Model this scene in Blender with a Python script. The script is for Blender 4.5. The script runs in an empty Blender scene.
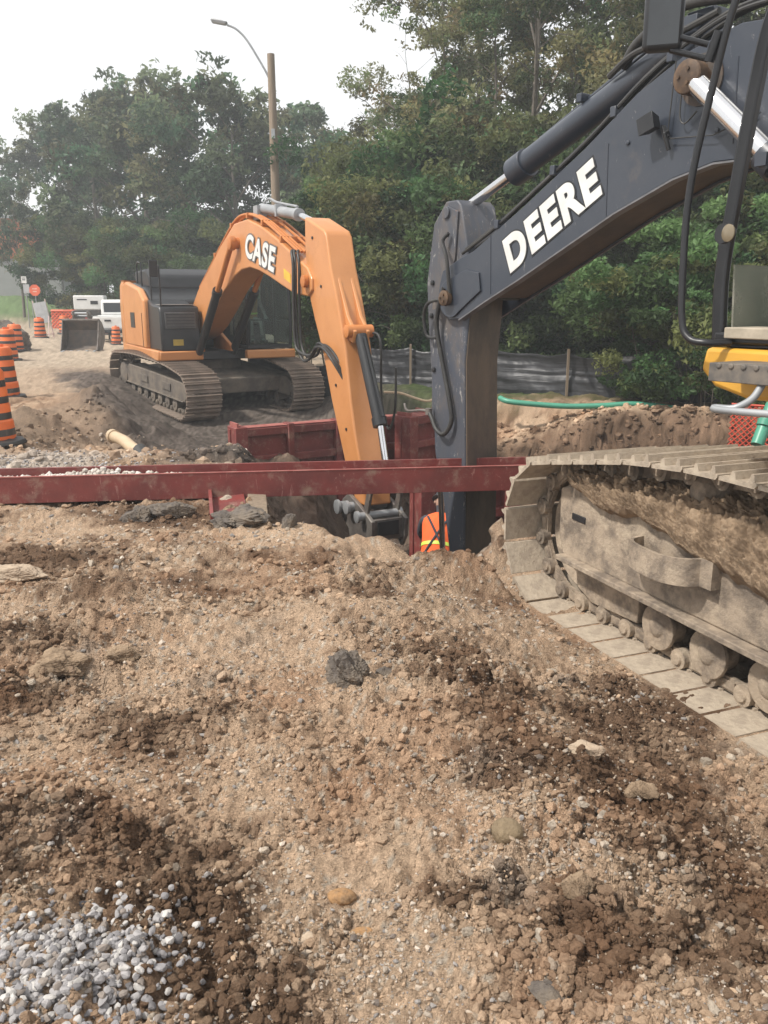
import bpy, math, random
import numpy as np
from mathutils import Vector, Matrix
R = math.radians
SC = bpy.context.scene
COL = SC.collection

# ---------------------------------------------------------------- camera numbers (used to turn sight lines into world points)
CAMZ, PITCH, F = 1.7, R(14.3), 830.0
def at(px, py, Y):
    xc = (px-384)/F; yc = (512-py)/F
    dy = math.cos(PITCH)+yc*math.sin(PITCH); dz = -math.sin(PITCH)+yc*math.cos(PITCH)
    s = Y/dy
    return Vector((xc*s, Y, CAMZ+dz*s))
def on_ground(px, py, z=0.0):
    xc = (px-384)/F; yc = (512-py)/F
    dy = math.cos(PITCH)+yc*math.sin(PITCH); dz = -math.sin(PITCH)+yc*math.cos(PITCH)
    s = (z-CAMZ)/dz
    return (xc*s, dy*s)

# ---------------------------------------------------------------- numpy noise
def _h(ix, iy, seed):
    with np.errstate(over='ignore'):
        n = (ix.astype(np.int64)*374761393 + iy.astype(np.int64)*668265263 + seed*1442695041) & 0xFFFFFFFF
        n = ((n ^ (n >> 13)) * 1274126177) & 0xFFFFFFFF
        n = (n ^ (n >> 16)) & 0xFFFFFFFF
    return n.astype(np.float64)/4294967295.0
def vn(x, y, seed=0):
    ix = np.floor(x); iy = np.floor(y); fx = x-ix; fy = y-iy
    fx = fx*fx*fx*(fx*(fx*6-15)+10); fy = fy*fy*fy*(fy*(fy*6-15)+10)
    a = _h(ix, iy, seed); b = _h(ix+1, iy, seed); c = _h(ix, iy+1, seed); d = _h(ix+1, iy+1, seed)
    return (a+(b-a)*fx)*(1-fy)+(c+(d-c)*fx)*fy
def fbm(x, y, o=4, seed=0, g=0.5):
    s = 0; a = 1; t = 0
    for i in range(o):
        s = s+a*(vn(x, y, seed+i*17)-.5)*2; t += a; a *= g
        x, y = 1.7*x+1.1*y+3.1, -1.1*x+1.7*y+7.7
    return s/t
def cells(x, y, seed=0):
    ix = np.floor(x); iy = np.floor(y); best = np.full(x.shape, 9.0); rnd = np.zeros(x.shape)
    for dx in (-1, 0, 1):
        for dy in (-1, 0, 1):
            cx = ix+dx; cy = iy+dy
            ax = cx+_h(cx, cy, seed); ay = cy+_h(cx, cy, seed+5)
            d = np.hypot(x-ax, y-ay); m = d < best
            best = np.where(m, d, best); rnd = np.where(m, _h(cx, cy, seed+9), rnd)
    return best, rnd
def S(a, b, x):
    t = np.clip((x-a)/(b-a), 0, 1); return t*t*(3-2*t)

# ---------------------------------------------------------------- terrain height + colour
PIT = [(-1.0, 6.45), (-.3, 6.0), (.55, 6.1), (1.0, 6.6), (4.0, 7.8), (5.5, 9.5), (6.5, 12.3), (4.4, 13.7), (1.5, 14.6), (-2.35, 12.9), (-1.6, 10)]
def poly_sd(x, y, P):
    d = np.full(x.shape, 1e9); inside = np.zeros(x.shape, bool)
    n = len(P)
    for i in range(n):
        ax, ay = P[i]; bx, by = P[(i+1) % n]
        ex, ey = bx-ax, by-ay; wx, wy = x-ax, y-ay
        t = np.clip((wx*ex+wy*ey)/(ex*ex+ey*ey), 0, 1)
        d = np.minimum(d, np.hypot(wx-ex*t, wy-ey*t))
        c = ((ay > y) != (by > y)) & (x < (bx-ax)*(y-ay)/(by-ay+1e-12)+ax)
        inside ^= c
    return np.where(inside, d, -d)
DC = (3.45, 3.8)
DH = Vector((-.36, .933)).normalized(); DL = Vector((-DH.y, DH.x))
KC = (-4.3, 19.8)
KH = Vector((.57, -.82)).normalized(); KL = Vector((-KH.y, KH.x))
MOUNDS = [  # px, py (flat ground), sx, sy metres, height
    (450, 588, .75, .5, .13), (460, 553, .42, .30, .27), (330, 560, .6, .35, .06), (60, 660, .35, .14, .10), (130, 625, .4, .12, .07), (110, 680, .35, .12, -.06),
    (360, 620, .5, .12, .06), (600, 700, .35, .25, -.06), (470, 700, .3, .3, .05), (560, 830, .3, .12, .05), (700, 850, .4, .18, .06),
    (640, 930, .3, .12, -.03), (520, 960, .25, .12, .04), (300, 800, .3, .2, -.02), (100, 820, .3, .15, .03), (40, 760, .25, .1, -.03),
    (40, 600, .5, .2, .08), (230, 560, .5, .2, .05), (700, 980, .2, .1, .03), (180, 545, .3, .12, .05)]
MOUNDS = [(on_ground(a, b), c, d, e) for a, b, c, d, e in MOUNDS]
SPOIL = [((-5.2, 15.6), .5, .35, .2), ((-4.6, 13.6), .55, .5, .28), ((-3.7, 12.3), .7, .45, .25), ((-3.3, 10.9), .7, .3, .01), ((-4.3, 11.6), .4, .5, -.15), ((-5.0, 15.0), .5, .4, .25),
         ((-3.9, 14.5), .5, .9, .2), ((-5.3, 12.6), .4, .3, .12)]
def GRV(x, y): return S(-.3, .3, x+3.15+.5*(y-10.8))*S(8.8, 9.4, y)*S(0, -.6, x)
def height(x, y, detail=True):
    x = np.asarray(x, float); y = np.asarray(y, float)
    z = np.zeros(x.shape)
    rx, ry = x-DC[0], y-DC[1]
    dl = rx*DL.x+ry*DL.y; du = rx*DH.x+ry*DH.y
    wob = fbm(x*.9, y*.9, 2, 71)*.25
    tr = S(3.3+0*dl, 1.80, dl+wob*(dl > 1.9)) * S(3.6, 2.95, du)
    z = z-.345*tr
    under = S(1.95, 1.75, dl)*S(3.2, 2.9, du)
    # far left slope where the orange machine stands
    low = S(8.8, 13.5, y+wob)*S(-5.6, -3.6, x+.25*(y-14)*S(14, 18, y)+wob)*S(0, 1, ((4.5-4.9*S(14, 17.5, y))-x)/(2.5-1.2*S(14, 17.5, y)))
    z = z-.7*low*(1-.55*S(17.2, 21.6, y))-.12*S(9, 14, y)
    z = z+2.2*S(46, 66, y)*S(12, -14, x)+.6*S(20, 40, y)*S(-2, 12, x)
    for (c, sx, sy, a) in MOUNDS:
        z = z+a*np.exp(-((x-c[0])/sx)**2-((y-c[1])/sy)**2)*(1-under)
    for (c, sx, sy, a) in SPOIL:
        z = z+1.45*a*(1+.5*fbm(x*3, y*3, 3, 19))*np.exp(-((x-c[0])/sx)**2-((y-c[1])/sy)**2)
    sd = poly_sd(x, y, PIT)
    sdn = sd+fbm(x*1.3, y*1.3, 3, 5)*.22*S(6, 9, y)+fbm(x*2.5, y*2.5, 3, 6)*.08
    floor = -2.15+1.25*S(8.0, 12.0, y)*S(-.45, -1.5, x)+.25*S(9, 12, y)*S(-.4, -1., x)
    k = S(0, 1, (sdn+.1)/(.85+.35*S(10.5, 12, y)*S(.3, 1.5, x)))
    z = z*(1-k)+floor*k
    z = z+.10*np.exp(-((sdn+.25)/.3)**2)*S(5, 7, y)*(y > 9)
    if not detail: return z
    # relief: long ridges left by the tracks, clods, crumbs
    a = -.75; u = x*math.cos(a)-y*math.sin(a); v = x*math.sin(a)+y*math.cos(a)
    calm = (1-under*.9)
    near = S(14, 3, y)
    z = z+.075*fbm(x*1.3, y*1.3, 5, 11, .55)*calm
    rr_ = fbm(u*.9+.3*fbm(x, y, 2, 23), v*3.2, 4, 21); z = z+(.052*(.5-np.abs(rr_)*1.6)*(.4+.6*S(-.3, .3, fbm(x*.8, y*.8, 2, 25))))*calm
    rough = np.clip(.35+.9*fbm(x*1.4+5, y*1.4, 3, 31)+.5*WETF(x, y), .10, 1.3)
    z = z+.050*rough*fbm(x*9, y*9, 5, 41, .62)*calm+.010*calm*near*fbm(x*24, y*24, 3, 42, .6)
    # grouser prints pressed into the damp soil on the left
    for (c, sx, sy, a, sp) in PRINTS:
        q = (x-c[0])*math.cos(a)+(y-c[1])*math.sin(a); qv = -(x-c[0])*math.sin(a)+(y-c[1])*math.cos(a)
        mk = np.exp(-(q/sx)**4-(qv/sy)**4)*np.clip(.6+1.4*fbm(x*4, y*4, 3, 91), 0, 1); z = z+mk*.013*np.clip(1.6*np.cos(6.283*(qv+.03*fbm(x*5, y*5, 2, 92))/sp), -1, .7)
    d, r = cells(x*13, y*13, 3); z = z+near*calm*rough*.085*np.sqrt(np.maximum(0, (.30+.35*r)-d))*(r > .35)
    d, r = cells(x*29, y*29, 4); z = z+near*calm*(.25+rough)*.028*np.sqrt(np.maximum(0, (.38+.3*r)-d))*(r > .25)
    d, r = cells(x*63, y*63, 8); z = z+S(6, 3, y)*calm*(.4+rough)*.008*np.sqrt(np.maximum(0, (.40+.2*r)-d))*(r > .3)
    z = z+.012*S(16, 8, y)*rough*fbm(x*30, y*30, 3, 45, .6)*calm
    pitrough = S(-.5, .4, sd)
    z = z+pitrough*(.13*fbm(x*3.5, y*3.5, 5, 51, .65)); d, r = cells(x*5, y*5, 13); z = z+pitrough*.09*np.sqrt(np.maximum(0, (.25+.3*r)-d))*(r > .4)
    z = z+.07*S(8, 10, y)*S(26, 18, y)*fbm(x*2.2, y*2.2, 5, 61, .62)*(1-.75*GRV(x, y))+.05*S(18, 22, y)*fbm(x*2.5+y*.2, y*.35, 3, 66)*S(50, 40, y)
    d, r = cells(x*4, y*4, 14); z = z+.09*(1-GRV(x, y))*S(8.5, 10, y)*S(17, 14, y)*np.sqrt(np.maximum(0, (.2+.3*r)-d))*(r > .55)*S(.5, -1.5, x)
    return z
PRINTS = [(on_ground(120, 815), .42, .32, .35, .085), (on_ground(300, 960), .2, .2, .3, .07), (on_ground(640, 700), .25, .5, -.4, .10), (on_ground(100, 620), .5, .5, .5, .13)]
WET = [(60, 700, .55, .28), (150, 740, .45, .2), (30, 640, .5, .25), (120, 840, .45, .14), (220, 900, .25, .2), (60, 560, .5, .3), (560, 760, .35, .25),
       (700, 850, .4, .25), (640, 790, .4, .25), (600, 960, .35, .15), (520, 900, .3, .12), (480, 690, .3, .2), (360, 600, .5, .15), (420, 640, .3, .2), (620, 690, .25, .25),
       (230, 530, .4, .2), (720, 940, .25, .15), (250, 1000, .2, .12), (10, 820, .25, .15), (660, 650, .4, .4), (160, 515, .5, .3)]
WET = [(on_ground(a, b), c, d) for a, b, c, d in WET]
DRY = [(160, 690, .3, .42), (250, 640, .45, .4), (260, 800, .2, .3), (330, 880, .25, .2), (450, 820, .3, .3), (330, 700, .3, .3), (430, 950, .22, .18), (560, 870, .2, .1), (730, 900, .15, .1),
       (450, 600, .8, .4), (300, 530, .8, .5), (40, 530, .8, .4), (660, 880, .16, .10)]
DRY = [(on_ground(a, b), c, d) for a, b, c, d in DRY]
def blob(x, y, L):
    wx = x+.18*fbm(x*3, y*3, 3, 81); wy = y+.18*fbm(x*3+9, y*3, 3, 82)
    s = np.zeros(np.shape(x))
    for (c, sx, sy) in L: s = np.maximum(s, np.exp(-((wx-c[0])/sx)**2-((wy-c[1])/sy)**2))
    return s
def WETF(x, y): return np.clip(blob(x, y, WET)-.6*blob(x, y, DRY), -1, 1)
GRAVEL = [on_ground(90, 985), on_ground(40, 930), on_ground(150, 1010), on_ground(110, 925)]
def gravelf(x, y):
    s = np.exp(-((x-(-.78))/.27)**2-((y-1.78)/.22)**2)
    return s
def soil_colour(x, y, z):
    X0, Y0 = x, y; wall = S(-.3, .1, poly_sd(x, y, PIT)); x = x+z*.8*wall; y = y+z*.65*wall
    n1 = fbm(x*1.7, y*1.7, 5, 101, .6); n2 = fbm(x*7, y*7, 4, 111, .6); n3 = fbm(x*40, y*40, 3, 121, .7)
    w = S(.14, .95, .37+.70*WETF(x, y)+.60*n1+.75*n2+.45*n3)
    sand = np.array([.53, .38, .262]); ochre = np.array([.34, .185, .105]); brown = np.array([.165, .105, .068]); grey = np.array([.17, .155, .14])
    m = w[..., None]
    c = sand*(1-m)+brown*m
    o = np.clip(fbm(x*2.3+4, y*2.3, 4, 131)*1.5, 0, 1)[..., None]*.65
    c = c*(1-o)+(ochre*(1-m*.5))*o
    g = np.clip(fbm(x*2.9-4, y*2.9, 4, 141)*2.2-.9, 0, 1)[..., None]*.6
    c = c*(1-g)+(grey*(1.15-.6*m))*g
    # grey crushed stone round the orange machine and down its slope
    gr = (S(-.35, .35, x+3.15+.50*(y-10.8)+.4*n1)*S(8.3, 9.0, y+.4*n1)*S(24, 21, y)*S(1.5, .8, x))[..., None]
    gc0 = np.array([.125, .103, .088])*(1+.5*n3[..., None]+.25*n2[..., None])
    sb = (S(-6.4, -5.6, x+.4*n1)*S(-1.5, -2.6, x)*S(10.0, 10.8, y+.4*n1)*S(17.5, 15.5, y+.5*n1))[..., None]*.85
    c = c*(1-sb)+np.array([.24, .175, .125])*(1+.7*n1[..., None]+.4*n2[..., None])*sb
    # pale dusty haul road further left
    rd = (S(-3.9, -5.2, x+.4*n1)*S(15, 18, y+.8*n1))[..., None]*.8
    c = c*(1-rd)+np.array([.40, .31, .23])*rd
    rd = S(22, 25, y+n1)[..., None]*.9
    c = c*(1-rd)+np.array([.42, .34, .26])*rd
    # pale aggregate left by the drums
    pa = (S(-2.6, -3.3, x+.5*n1)*S(7.0, 7.6, y)*S(10.2, 9.0, y))[..., None]*.8
    c = c*(1-pa)+np.array([.50, .44, .38])*pa
    c = c*(1-gr)+gc0*gr
    # pit: darker moist fill; clay bank on the right
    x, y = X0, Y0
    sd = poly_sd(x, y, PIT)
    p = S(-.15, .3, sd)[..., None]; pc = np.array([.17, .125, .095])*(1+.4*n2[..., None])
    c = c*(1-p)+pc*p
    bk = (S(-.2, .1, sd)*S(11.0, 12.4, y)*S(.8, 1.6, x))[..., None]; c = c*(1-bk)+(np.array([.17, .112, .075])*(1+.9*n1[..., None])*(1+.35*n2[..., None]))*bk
    # planted verge beyond
    g = np.clip(S(15.2, 17.0, y+n1)*S(-1.0, 1.2, x+.3*n1)+S(50, 56, y+3*n1), 0, 1)[..., None]
    gc = np.array([.06, .085, .03])*(1+.4*n2[..., None])
    far = S(50, 56, y)[..., None]; gc = gc*(1-far)+np.array([.13, .19, .08])*far
    c = c*(1-g)+gc*g
    d, q = cells(x*38, y*38, 77); sp = ((q > .80)*S(.42, .30, d)*S(10, 7, y)*S(.75, .35, w))[..., None]*.8
    c = c*(1-sp)+np.array([.52, .46, .38])*sp
    return np.clip(c*(1+.34*n3[..., None]+.18*n2[..., None]), .01, .9)

# ---------------------------------------------------------------- materials
MATS = {}
def new_mat(name):
    m = bpy.data.materials.new(name); m.use_nodes = True
    nt = m.node_tree; b = nt.nodes['Principled BSDF']
    return m, nt, b
def N(nt, typ, **kw):
    n = nt.nodes.new(typ)
    for k, v in kw.items(): setattr(n, k, v)
    return n
def mixc(nt, fac, a, b, mode='MIX'):
    n = nt.nodes.new('ShaderNodeMix'); n.data_type = 'RGBA'; n.blend_type = mode
    for s, v in ((0, fac), (6, a), (7, b)):
        if hasattr(v, 'is_output') or isinstance(v, bpy.types.NodeSocket): nt.links.new(v, n.inputs[s])
        else: n.inputs[s].default_value = v if s == 0 else (*v, 1)
    return n.outputs[2]
def ramp(nt, src, lo, hi):
    n = nt.nodes.new('ShaderNodeMapRange'); n.interpolation_type = 'SMOOTHSTEP'
    nt.links.new(src, n.inputs[0]); n.inputs[1].default_value = lo; n.inputs[2].default_value = hi
    return n.outputs[0]
def noise(nt, scale, detail=5, rough=.6, vec=None, dist=0):
    n = nt.nodes.new('ShaderNodeTexNoise'); n.inputs['Scale'].default_value = scale; n.inputs['Detail'].default_value = detail
    n.inputs['Roughness'].default_value = rough; n.inputs['Distortion'].default_value = dist
    if vec is not None: nt.links.new(vec, n.inputs['Vector'])
    return n.outputs['Fac']
def objvec(nt, scale=None):
    t = nt.nodes.new('ShaderNodeTexCoord'); v = t.outputs['Object']
    if scale:
        mp = nt.nodes.new('ShaderNodeMapping'); mp.inputs['Scale'].default_value = scale; nt.links.new(v, mp.inputs['Vector']); v = mp.outputs['Vector']
    return v
DIRT = (.30, .225, .16)
def mat(name, col, rough=.5, metal=0., col2=None, ns=3., dirt=0., dirt_scale=2.5, dirt_col=DIRT, bump=0., bs=30., spec=.5, coat=0., stretch=None, scratches=0., scol=(.5, .5, .52), rust=0.):
    if name in MATS: return MATS[name]
    m, nt, b = new_mat(name); v = objvec(nt, stretch)
    c = mixc(nt, ramp(nt, noise(nt, ns, 6, .65, v), .35, .65), col, col2 or tuple(x*.8 for x in col))
    rg = None
    if rust:
        f = ramp(nt, noise(nt, 5, 8, .75, v, .4), .72-rust*.3, .8-rust*.25)
        c = mixc(nt, f, c, (.17, .075, .035))
    if scratches:
        w = noise(nt, 14, 10, .8, objvec(nt, (1, 1, .3)), 1.5)
        c = mixc(nt, ramp(nt, w, .62-scratches*.12, .66-scratches*.12), c, scol)
    if dirt:
        f = ramp(nt, noise(nt, dirt_scale, 9, .72, v, .3), .68-.42*dirt, .86-.36*dirt)
        g = N(nt, 'ShaderNodeMath', operation='MULTIPLY'); nt.links.new(f, g.inputs[0]); g.inputs[1].default_value = min(1, .45+dirt*.6)
        c = mixc(nt, g.outputs[0], c, dirt_col)
        r = N(nt, 'ShaderNodeMapRange'); nt.links.new(g.outputs[0], r.inputs[0]); r.inputs[3].default_value = rough; r.inputs[4].default_value = .95
        nt.links.new(r.outputs[0], b.inputs['Roughness'])
        if metal:
            r2 = N(nt, 'ShaderNodeMapRange'); nt.links.new(g.outputs[0], r2.inputs[0]); r2.inputs[3].default_value = metal; r2.inputs[4].default_value = 0
            nt.links.new(r2.outputs[0], b.inputs['Metallic'])
    else:
        b.inputs['Roughness'].default_value = rough; b.inputs['Metallic'].default_value = metal
    b.inputs['Specular IOR Level'].default_value = spec; b.inputs['Coat Weight'].default_value = coat
    nt.links.new(c, b.inputs['Base Color'])
    if bump:
        bn = N(nt, 'ShaderNodeBump'); bn.inputs['Strength'].default_value = min(1, bump*1.2); bn.inputs['Distance'].default_value = .012
        nt.links.new(noise(nt, bs, 8, .7, v), bn.inputs['Height']); nt.links.new(bn.outputs[0], b.inputs['Normal'])
    MATS[name] = m; return m
def attr_mat(name, rough=.95, bump=.5, bs=60, fine=.25, spec=.2, transl=0.):
    if name in MATS: return MATS[name]
    m, nt, b = new_mat(name); a = N(nt, 'ShaderNodeAttribute', attribute_name='Col'); v = objvec(nt)
    r = N(nt, 'ShaderNodeMapRange'); nt.links.new(noise(nt, bs, 8, .75, v), r.inputs[0]); r.inputs[1].default_value = .25; r.inputs[2].default_value = .75
    r.inputs[3].default_value = 1-fine; r.inputs[4].default_value = 1+fine
    cm = N(nt, 'ShaderNodeVectorMath', operation='MULTIPLY'); nt.links.new(a.outputs['Color'], cm.inputs[0]); nt.links.new(r.outputs[0], cm.inputs[1])
    nt.links.new(cm.outputs[0], b.inputs['Base Color'])
    b.inputs['Roughness'].default_value = rough; b.inputs['Specular IOR Level'].default_value = spec
    if bump:
        bn = N(nt, 'ShaderNodeBump'); bn.inputs['Strength'].default_value = bump; bn.inputs['Distance'].default_value = .013
        nt.links.new(noise(nt, bs*1.3, 8, .75, v), bn.inputs['Height']); nt.links.new(bn.outputs[0], b.inputs['Normal'])
    if transl:
        t = N(nt, 'ShaderNodeBsdfTranslucent'); nt.links.new(cm.outputs[0], t.inputs[0]); mx = N(nt, 'ShaderNodeMixShader'); mx.inputs[0].default_value = transl
        nt.links.new(b.outputs[0], mx.inputs[1]); nt.links.new(t.outputs[0], mx.inputs[2]); nt.links.new(mx.outputs[0], nt.nodes['Material Output'].inputs['Surface'])
    MATS[name] = m; return m
def glass_mat(name, col=(.8, .9, .85), alpha=.75, dirt=.3):
    if name in MATS: return MATS[name]
    m, nt, b = new_mat(name)
    tr = N(nt, 'ShaderNodeBsdfTransparent'); tr.inputs[0].default_value = (*col, 1)
    gl = N(nt, 'ShaderNodeBsdfGlossy'); gl.inputs['Roughness'].default_value = .05
    df = N(nt, 'ShaderNodeBsdfDiffuse'); df.inputs[0].default_value = (.45, .42, .36, 1)
    fr = N(nt, 'ShaderNodeFresnel'); fr.inputs[0].default_value = 1.25
    m1 = N(nt, 'ShaderNodeMixShader'); nt.links.new(fr.outputs[0], m1.inputs[0]); nt.links.new(tr.outputs[0], m1.inputs[1]); nt.links.new(gl.outputs[0], m1.inputs[2])
    r = N(nt, 'ShaderNodeMapRange'); nt.links.new(noise(nt, 4, 7, .7, objvec(nt)), r.inputs[0]); r.inputs[1].default_value = .3; r.inputs[2].default_value = .8; r.inputs[3].default_value = dirt*.3; r.inputs[4].default_value = dirt
    m2 = N(nt, 'ShaderNodeMixShader'); nt.links.new(r.outputs[0], m2.inputs[0]); nt.links.new(m1.outputs[0], m2.inputs[1]); nt.links.new(df.outputs[0], m2.inputs[2])
    nt.links.new(m2.outputs[0], nt.nodes['Material Output'].inputs['Surface'])
    MATS[name] = m; return m

M = {}
M['navy'] = mat('dark_blue_paint', (.028, .035, .050), .36, 0, (.042, .048, .062), 1.2, dirt=.26, dirt_scale=1.6, dirt_col=(.12, .10, .085), bump=.08, bs=6, coat=.15, scratches=.02, scol=(.2, .19, .18))
M['navydirty'] = mat('muddy_blue_paint', (.055, .064, .085), .5, 0, (.065, .068, .08), 2., dirt=.42, dirt_scale=2.2, dirt_col=(.16, .125, .095), bump=.15, bs=12, scratches=.35, scol=(.28, .27, .26), rust=.2, stretch=(1, 1, .45))
M['inner'] = mat('grimy_underside', (.040, .034, .030), .6, 0, (.075, .055, .04), 3, dirt=.3, dirt_col=(.12, .08, .055), bump=.15)
M['orange'] = mat('orange_machine_paint', (.56, .24, .082), .42, 0, (.50, .205, .065), 1.3, dirt=.24, dirt_scale=2, dirt_col=(.33, .19, .10), bump=.06, coat=.15)
M['orange2'] = mat('orange_machine_paint_dusty', (.52, .19, .05), .5, 0, (.44, .15, .035), 2, dirt=.3, dirt_scale=4, dirt_col=(.25, .16, .10), bump=.1, rust=.1)
M['yellow'] = mat('yellow_machine_paint', (.62, .33, .04), .45, 0, (.55, .29, .04), 3, dirt=.28, bump=.05)
M['black'] = mat('black_plastic', (.011, .012, .014), .38, 0, (.018, .018, .020), 3, dirt=.15, dirt_col=(.14, .12, .10), bump=.05)
M['rubber'] = mat('hose_rubber', (.020, .020, .021), .55, 0, (.035, .033, .03), 6, dirt=.2, dirt_col=(.15, .12, .09), bump=.1)
M['steel'] = mat('worn_steel', (.22, .20, .18), .5, .5, (.13, .11, .10), 4, dirt=.35, bump=.2, rust=.2)
M['chrome'] = mat('chromed_rod', (.75, .75, .76), .16, 1., (.68, .68, .68), 3)
M['muddy'] = mat('mud_caked_steel', (.37, .295, .22), .92, 0, (.16, .128, .10), 6, dirt=.42, dirt_scale=5, dirt_col=(.50, .41, .305), bump=1., bs=30, rust=.06)
M['shoe'] = mat('track_shoe_steel', (.46, .385, .295), .8, 0, (.30, .245, .19), 6, dirt=.42, dirt_scale=6, dirt_col=(.56, .47, .36), bump=.7, bs=35)
M['shoe2'] = mat('track_shoe_brown', (.24, .185, .145), .8, 0, (.15, .115, .09), 3, dirt=.3, dirt_scale=6, dirt_col=(.32, .25, .18), bump=.5, bs=25)
M['frame2'] = mat('dusty_black_frame', (.095, .08, .068), .8, 0, (.17, .14, .11), 3, dirt=.4, dirt_col=(.23, .175, .13), bump=.4, bs=25)
M['mudmat'] = mat('caked_mud', (.34, .25, .17), .97, 0, (.19, .135, .09), 7, dirt=.3, dirt_scale=16, dirt_col=(.44, .35, .25), bump=1., bs=45, spec=.15)
M['red'] = mat('red_steel_paint', (.205, .042, .036), .5, 0, (.145, .034, .030), 2.2, dirt=.42, dirt_scale=5, dirt_col=(.30, .20, .155), bump=.35, bs=14, rust=.35, scratches=.25, scol=(.30, .14, .12))
M['redworn'] = mat('red_worn_edge', (.36, .13, .11), .7, 0, (.25, .06, .05), 7, dirt=.35, dirt_scale=8, bump=.4, bs=40)
M['concrete'] = mat('grey_concrete', (.38, .36, .33), .9, 0, (.28, .27, .25), 1.5, bump=.3)
M['wood'] = mat('weathered_wood', (.26, .20, .145), .85, 0, (.19, .145, .10), 3, bump=.4, bs=20, stretch=(6, 6, .4))
M['galv'] = mat('galvanised_metal', (.36, .37, .38), .5, .4, (.28, .29, .30), 3)
M['white'] = mat('white_paint', (.74, .74, .73), .45, 0, (.66, .66, .64), 2, dirt=.15)
M['drum_orange'] = mat('drum_orange_plastic', (.78, .17, .035), .5, 0, (.68, .14, .03), 4, dirt=.22, dirt_scale=6, bump=.05)
M['drum_black'] = mat('drum_black_band', (.028, .026, .026), .5, 0, (.05, .045, .04), 5, dirt=.25, dirt_scale=6)
M['drum_white'] = mat('drum_white_band', (.70, .68, .64), .5, 0, (.6, .58, .55), 5, dirt=.2)
M['plastic_sheet'] = mat('black_geotextile', (.020, .021, .024), .36, 0, (.045, .046, .052), 3.5, dirt=.14, dirt_scale=2.5, dirt_col=(.24, .22, .21), bump=.8, bs=6, stretch=(.3, .3, 5.5))  # paler horizontal streaks put the sky's sheen into the sheet's colour
M['green_pipe'] = mat('green_pvc', (.07, .30, .20), .4, 0, (.06, .25, .17), 3, dirt=.25, dirt_col=(.3, .26, .2))
M['cream'] = mat('cream_pvc', (.55, .42, .28), .5, 0, (.45, .34, .22), 3, dirt=.3)
M['vest'] = mat('hi_vis_orange_cloth', (.85, .13, .025), .8, 0, (.7, .11, .02), 6, bump=.3, bs=18)
M['silver'] = mat('reflective_tape', (.6, .62, .58), .4, 0)
M['lime'] = mat('reflective_lime_tape', (.62, .80, .10), .5, 0)
M['skin'] = mat('skin', (.42, .26, .19), .6, 0)
M['cloth_dark'] = mat('dark_workwear', (.035, .038, .05), .9, 0, (.05, .05, .06), 8, bump=.3)
M['cloth_grey'] = mat('grey_workwear', (.14, .14, .145), .9, 0)
M['redmesh'] = mat('orange_red_mesh', (.52, .07, .035), .6, 0)
M['redsign'] = mat('sign_orange', (.75, .14, .06), .5, 0)
M['bark'] = mat('bark', (.12, .10, .08), .95, 0, (.19, .165, .14), 6, bump=.8, bs=12, stretch=(3, 3, .5))
M['brick'] = mat('orange_wall_panel', (.40, .13, .06), .85, 0, (.36, .12, .055), 1)
M['wallgrey'] = mat('grey_render_wall', (.30, .30, .30), .9, 0, (.27, .27, .27), 1)
M['darkrock'] = mat('dark_clay', (.10, .085, .075), .9, 0, (.16, .13, .10), 9, dirt=.3, dirt_scale=8, bump=1., bs=20)
M['tanrock'] = mat('tan_stone', (.42, .33, .24), .9, 0, (.33, .25, .18), 12, bump=.5, bs=30)
M['ochrerock'] = mat('ochre_stone', (.36, .20, .085), .75, 0, (.24, .15, .08), 30, dirt=.3, dirt_scale=20, bump=.6, bs=60)
M['greenrock'] = mat('olive_stone', (.17, .125, .075), .85, 0, (.24, .18, .11), 16, dirt=.2, dirt_scale=14, bump=.6, bs=40)
M['lens'] = mat('lamp_lens', (.22, .18, .12), .15, 0)
M['mirrorglass'] = mat('mirror_glass', (.05, .055, .06), .25, 0.)
GL = glass_mat('cab_glass', (.78, .88, .84), dirt=.07)
GLD = glass_mat('lower_window_glass', (.70, .86, .78), dirt=.62)

def soil_mat():
    m = attr_mat('soil', .97, 0, 90, .55, .10); nt = m.node_tree; b = nt.nodes['Principled BSDF']; v = objvec(nt)
    b1 = N(nt, 'ShaderNodeBump'); b1.inputs['Strength'].default_value = 1; b1.inputs['Distance'].default_value = .035; nt.links.new(noise(nt, 26, 12, .78, v, .3), b1.inputs['Height'])
    vo = N(nt, 'ShaderNodeTexVoronoi'); vo.inputs['Scale'].default_value = 85; vo.inputs['Randomness'].default_value = 1; nt.links.new(v, vo.inputs['Vector'])
    b2 = N(nt, 'ShaderNodeBump'); b2.invert = True; b2.inputs['Strength'].default_value = .8; b2.inputs['Distance'].default_value = .010; nt.links.new(vo.outputs['Distance'], b2.inputs['Height']); nt.links.new(b1.outputs[0], b2.inputs['Normal'])
    nt.links.new(b2.outputs[0], b.inputs['Normal']); return m
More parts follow.
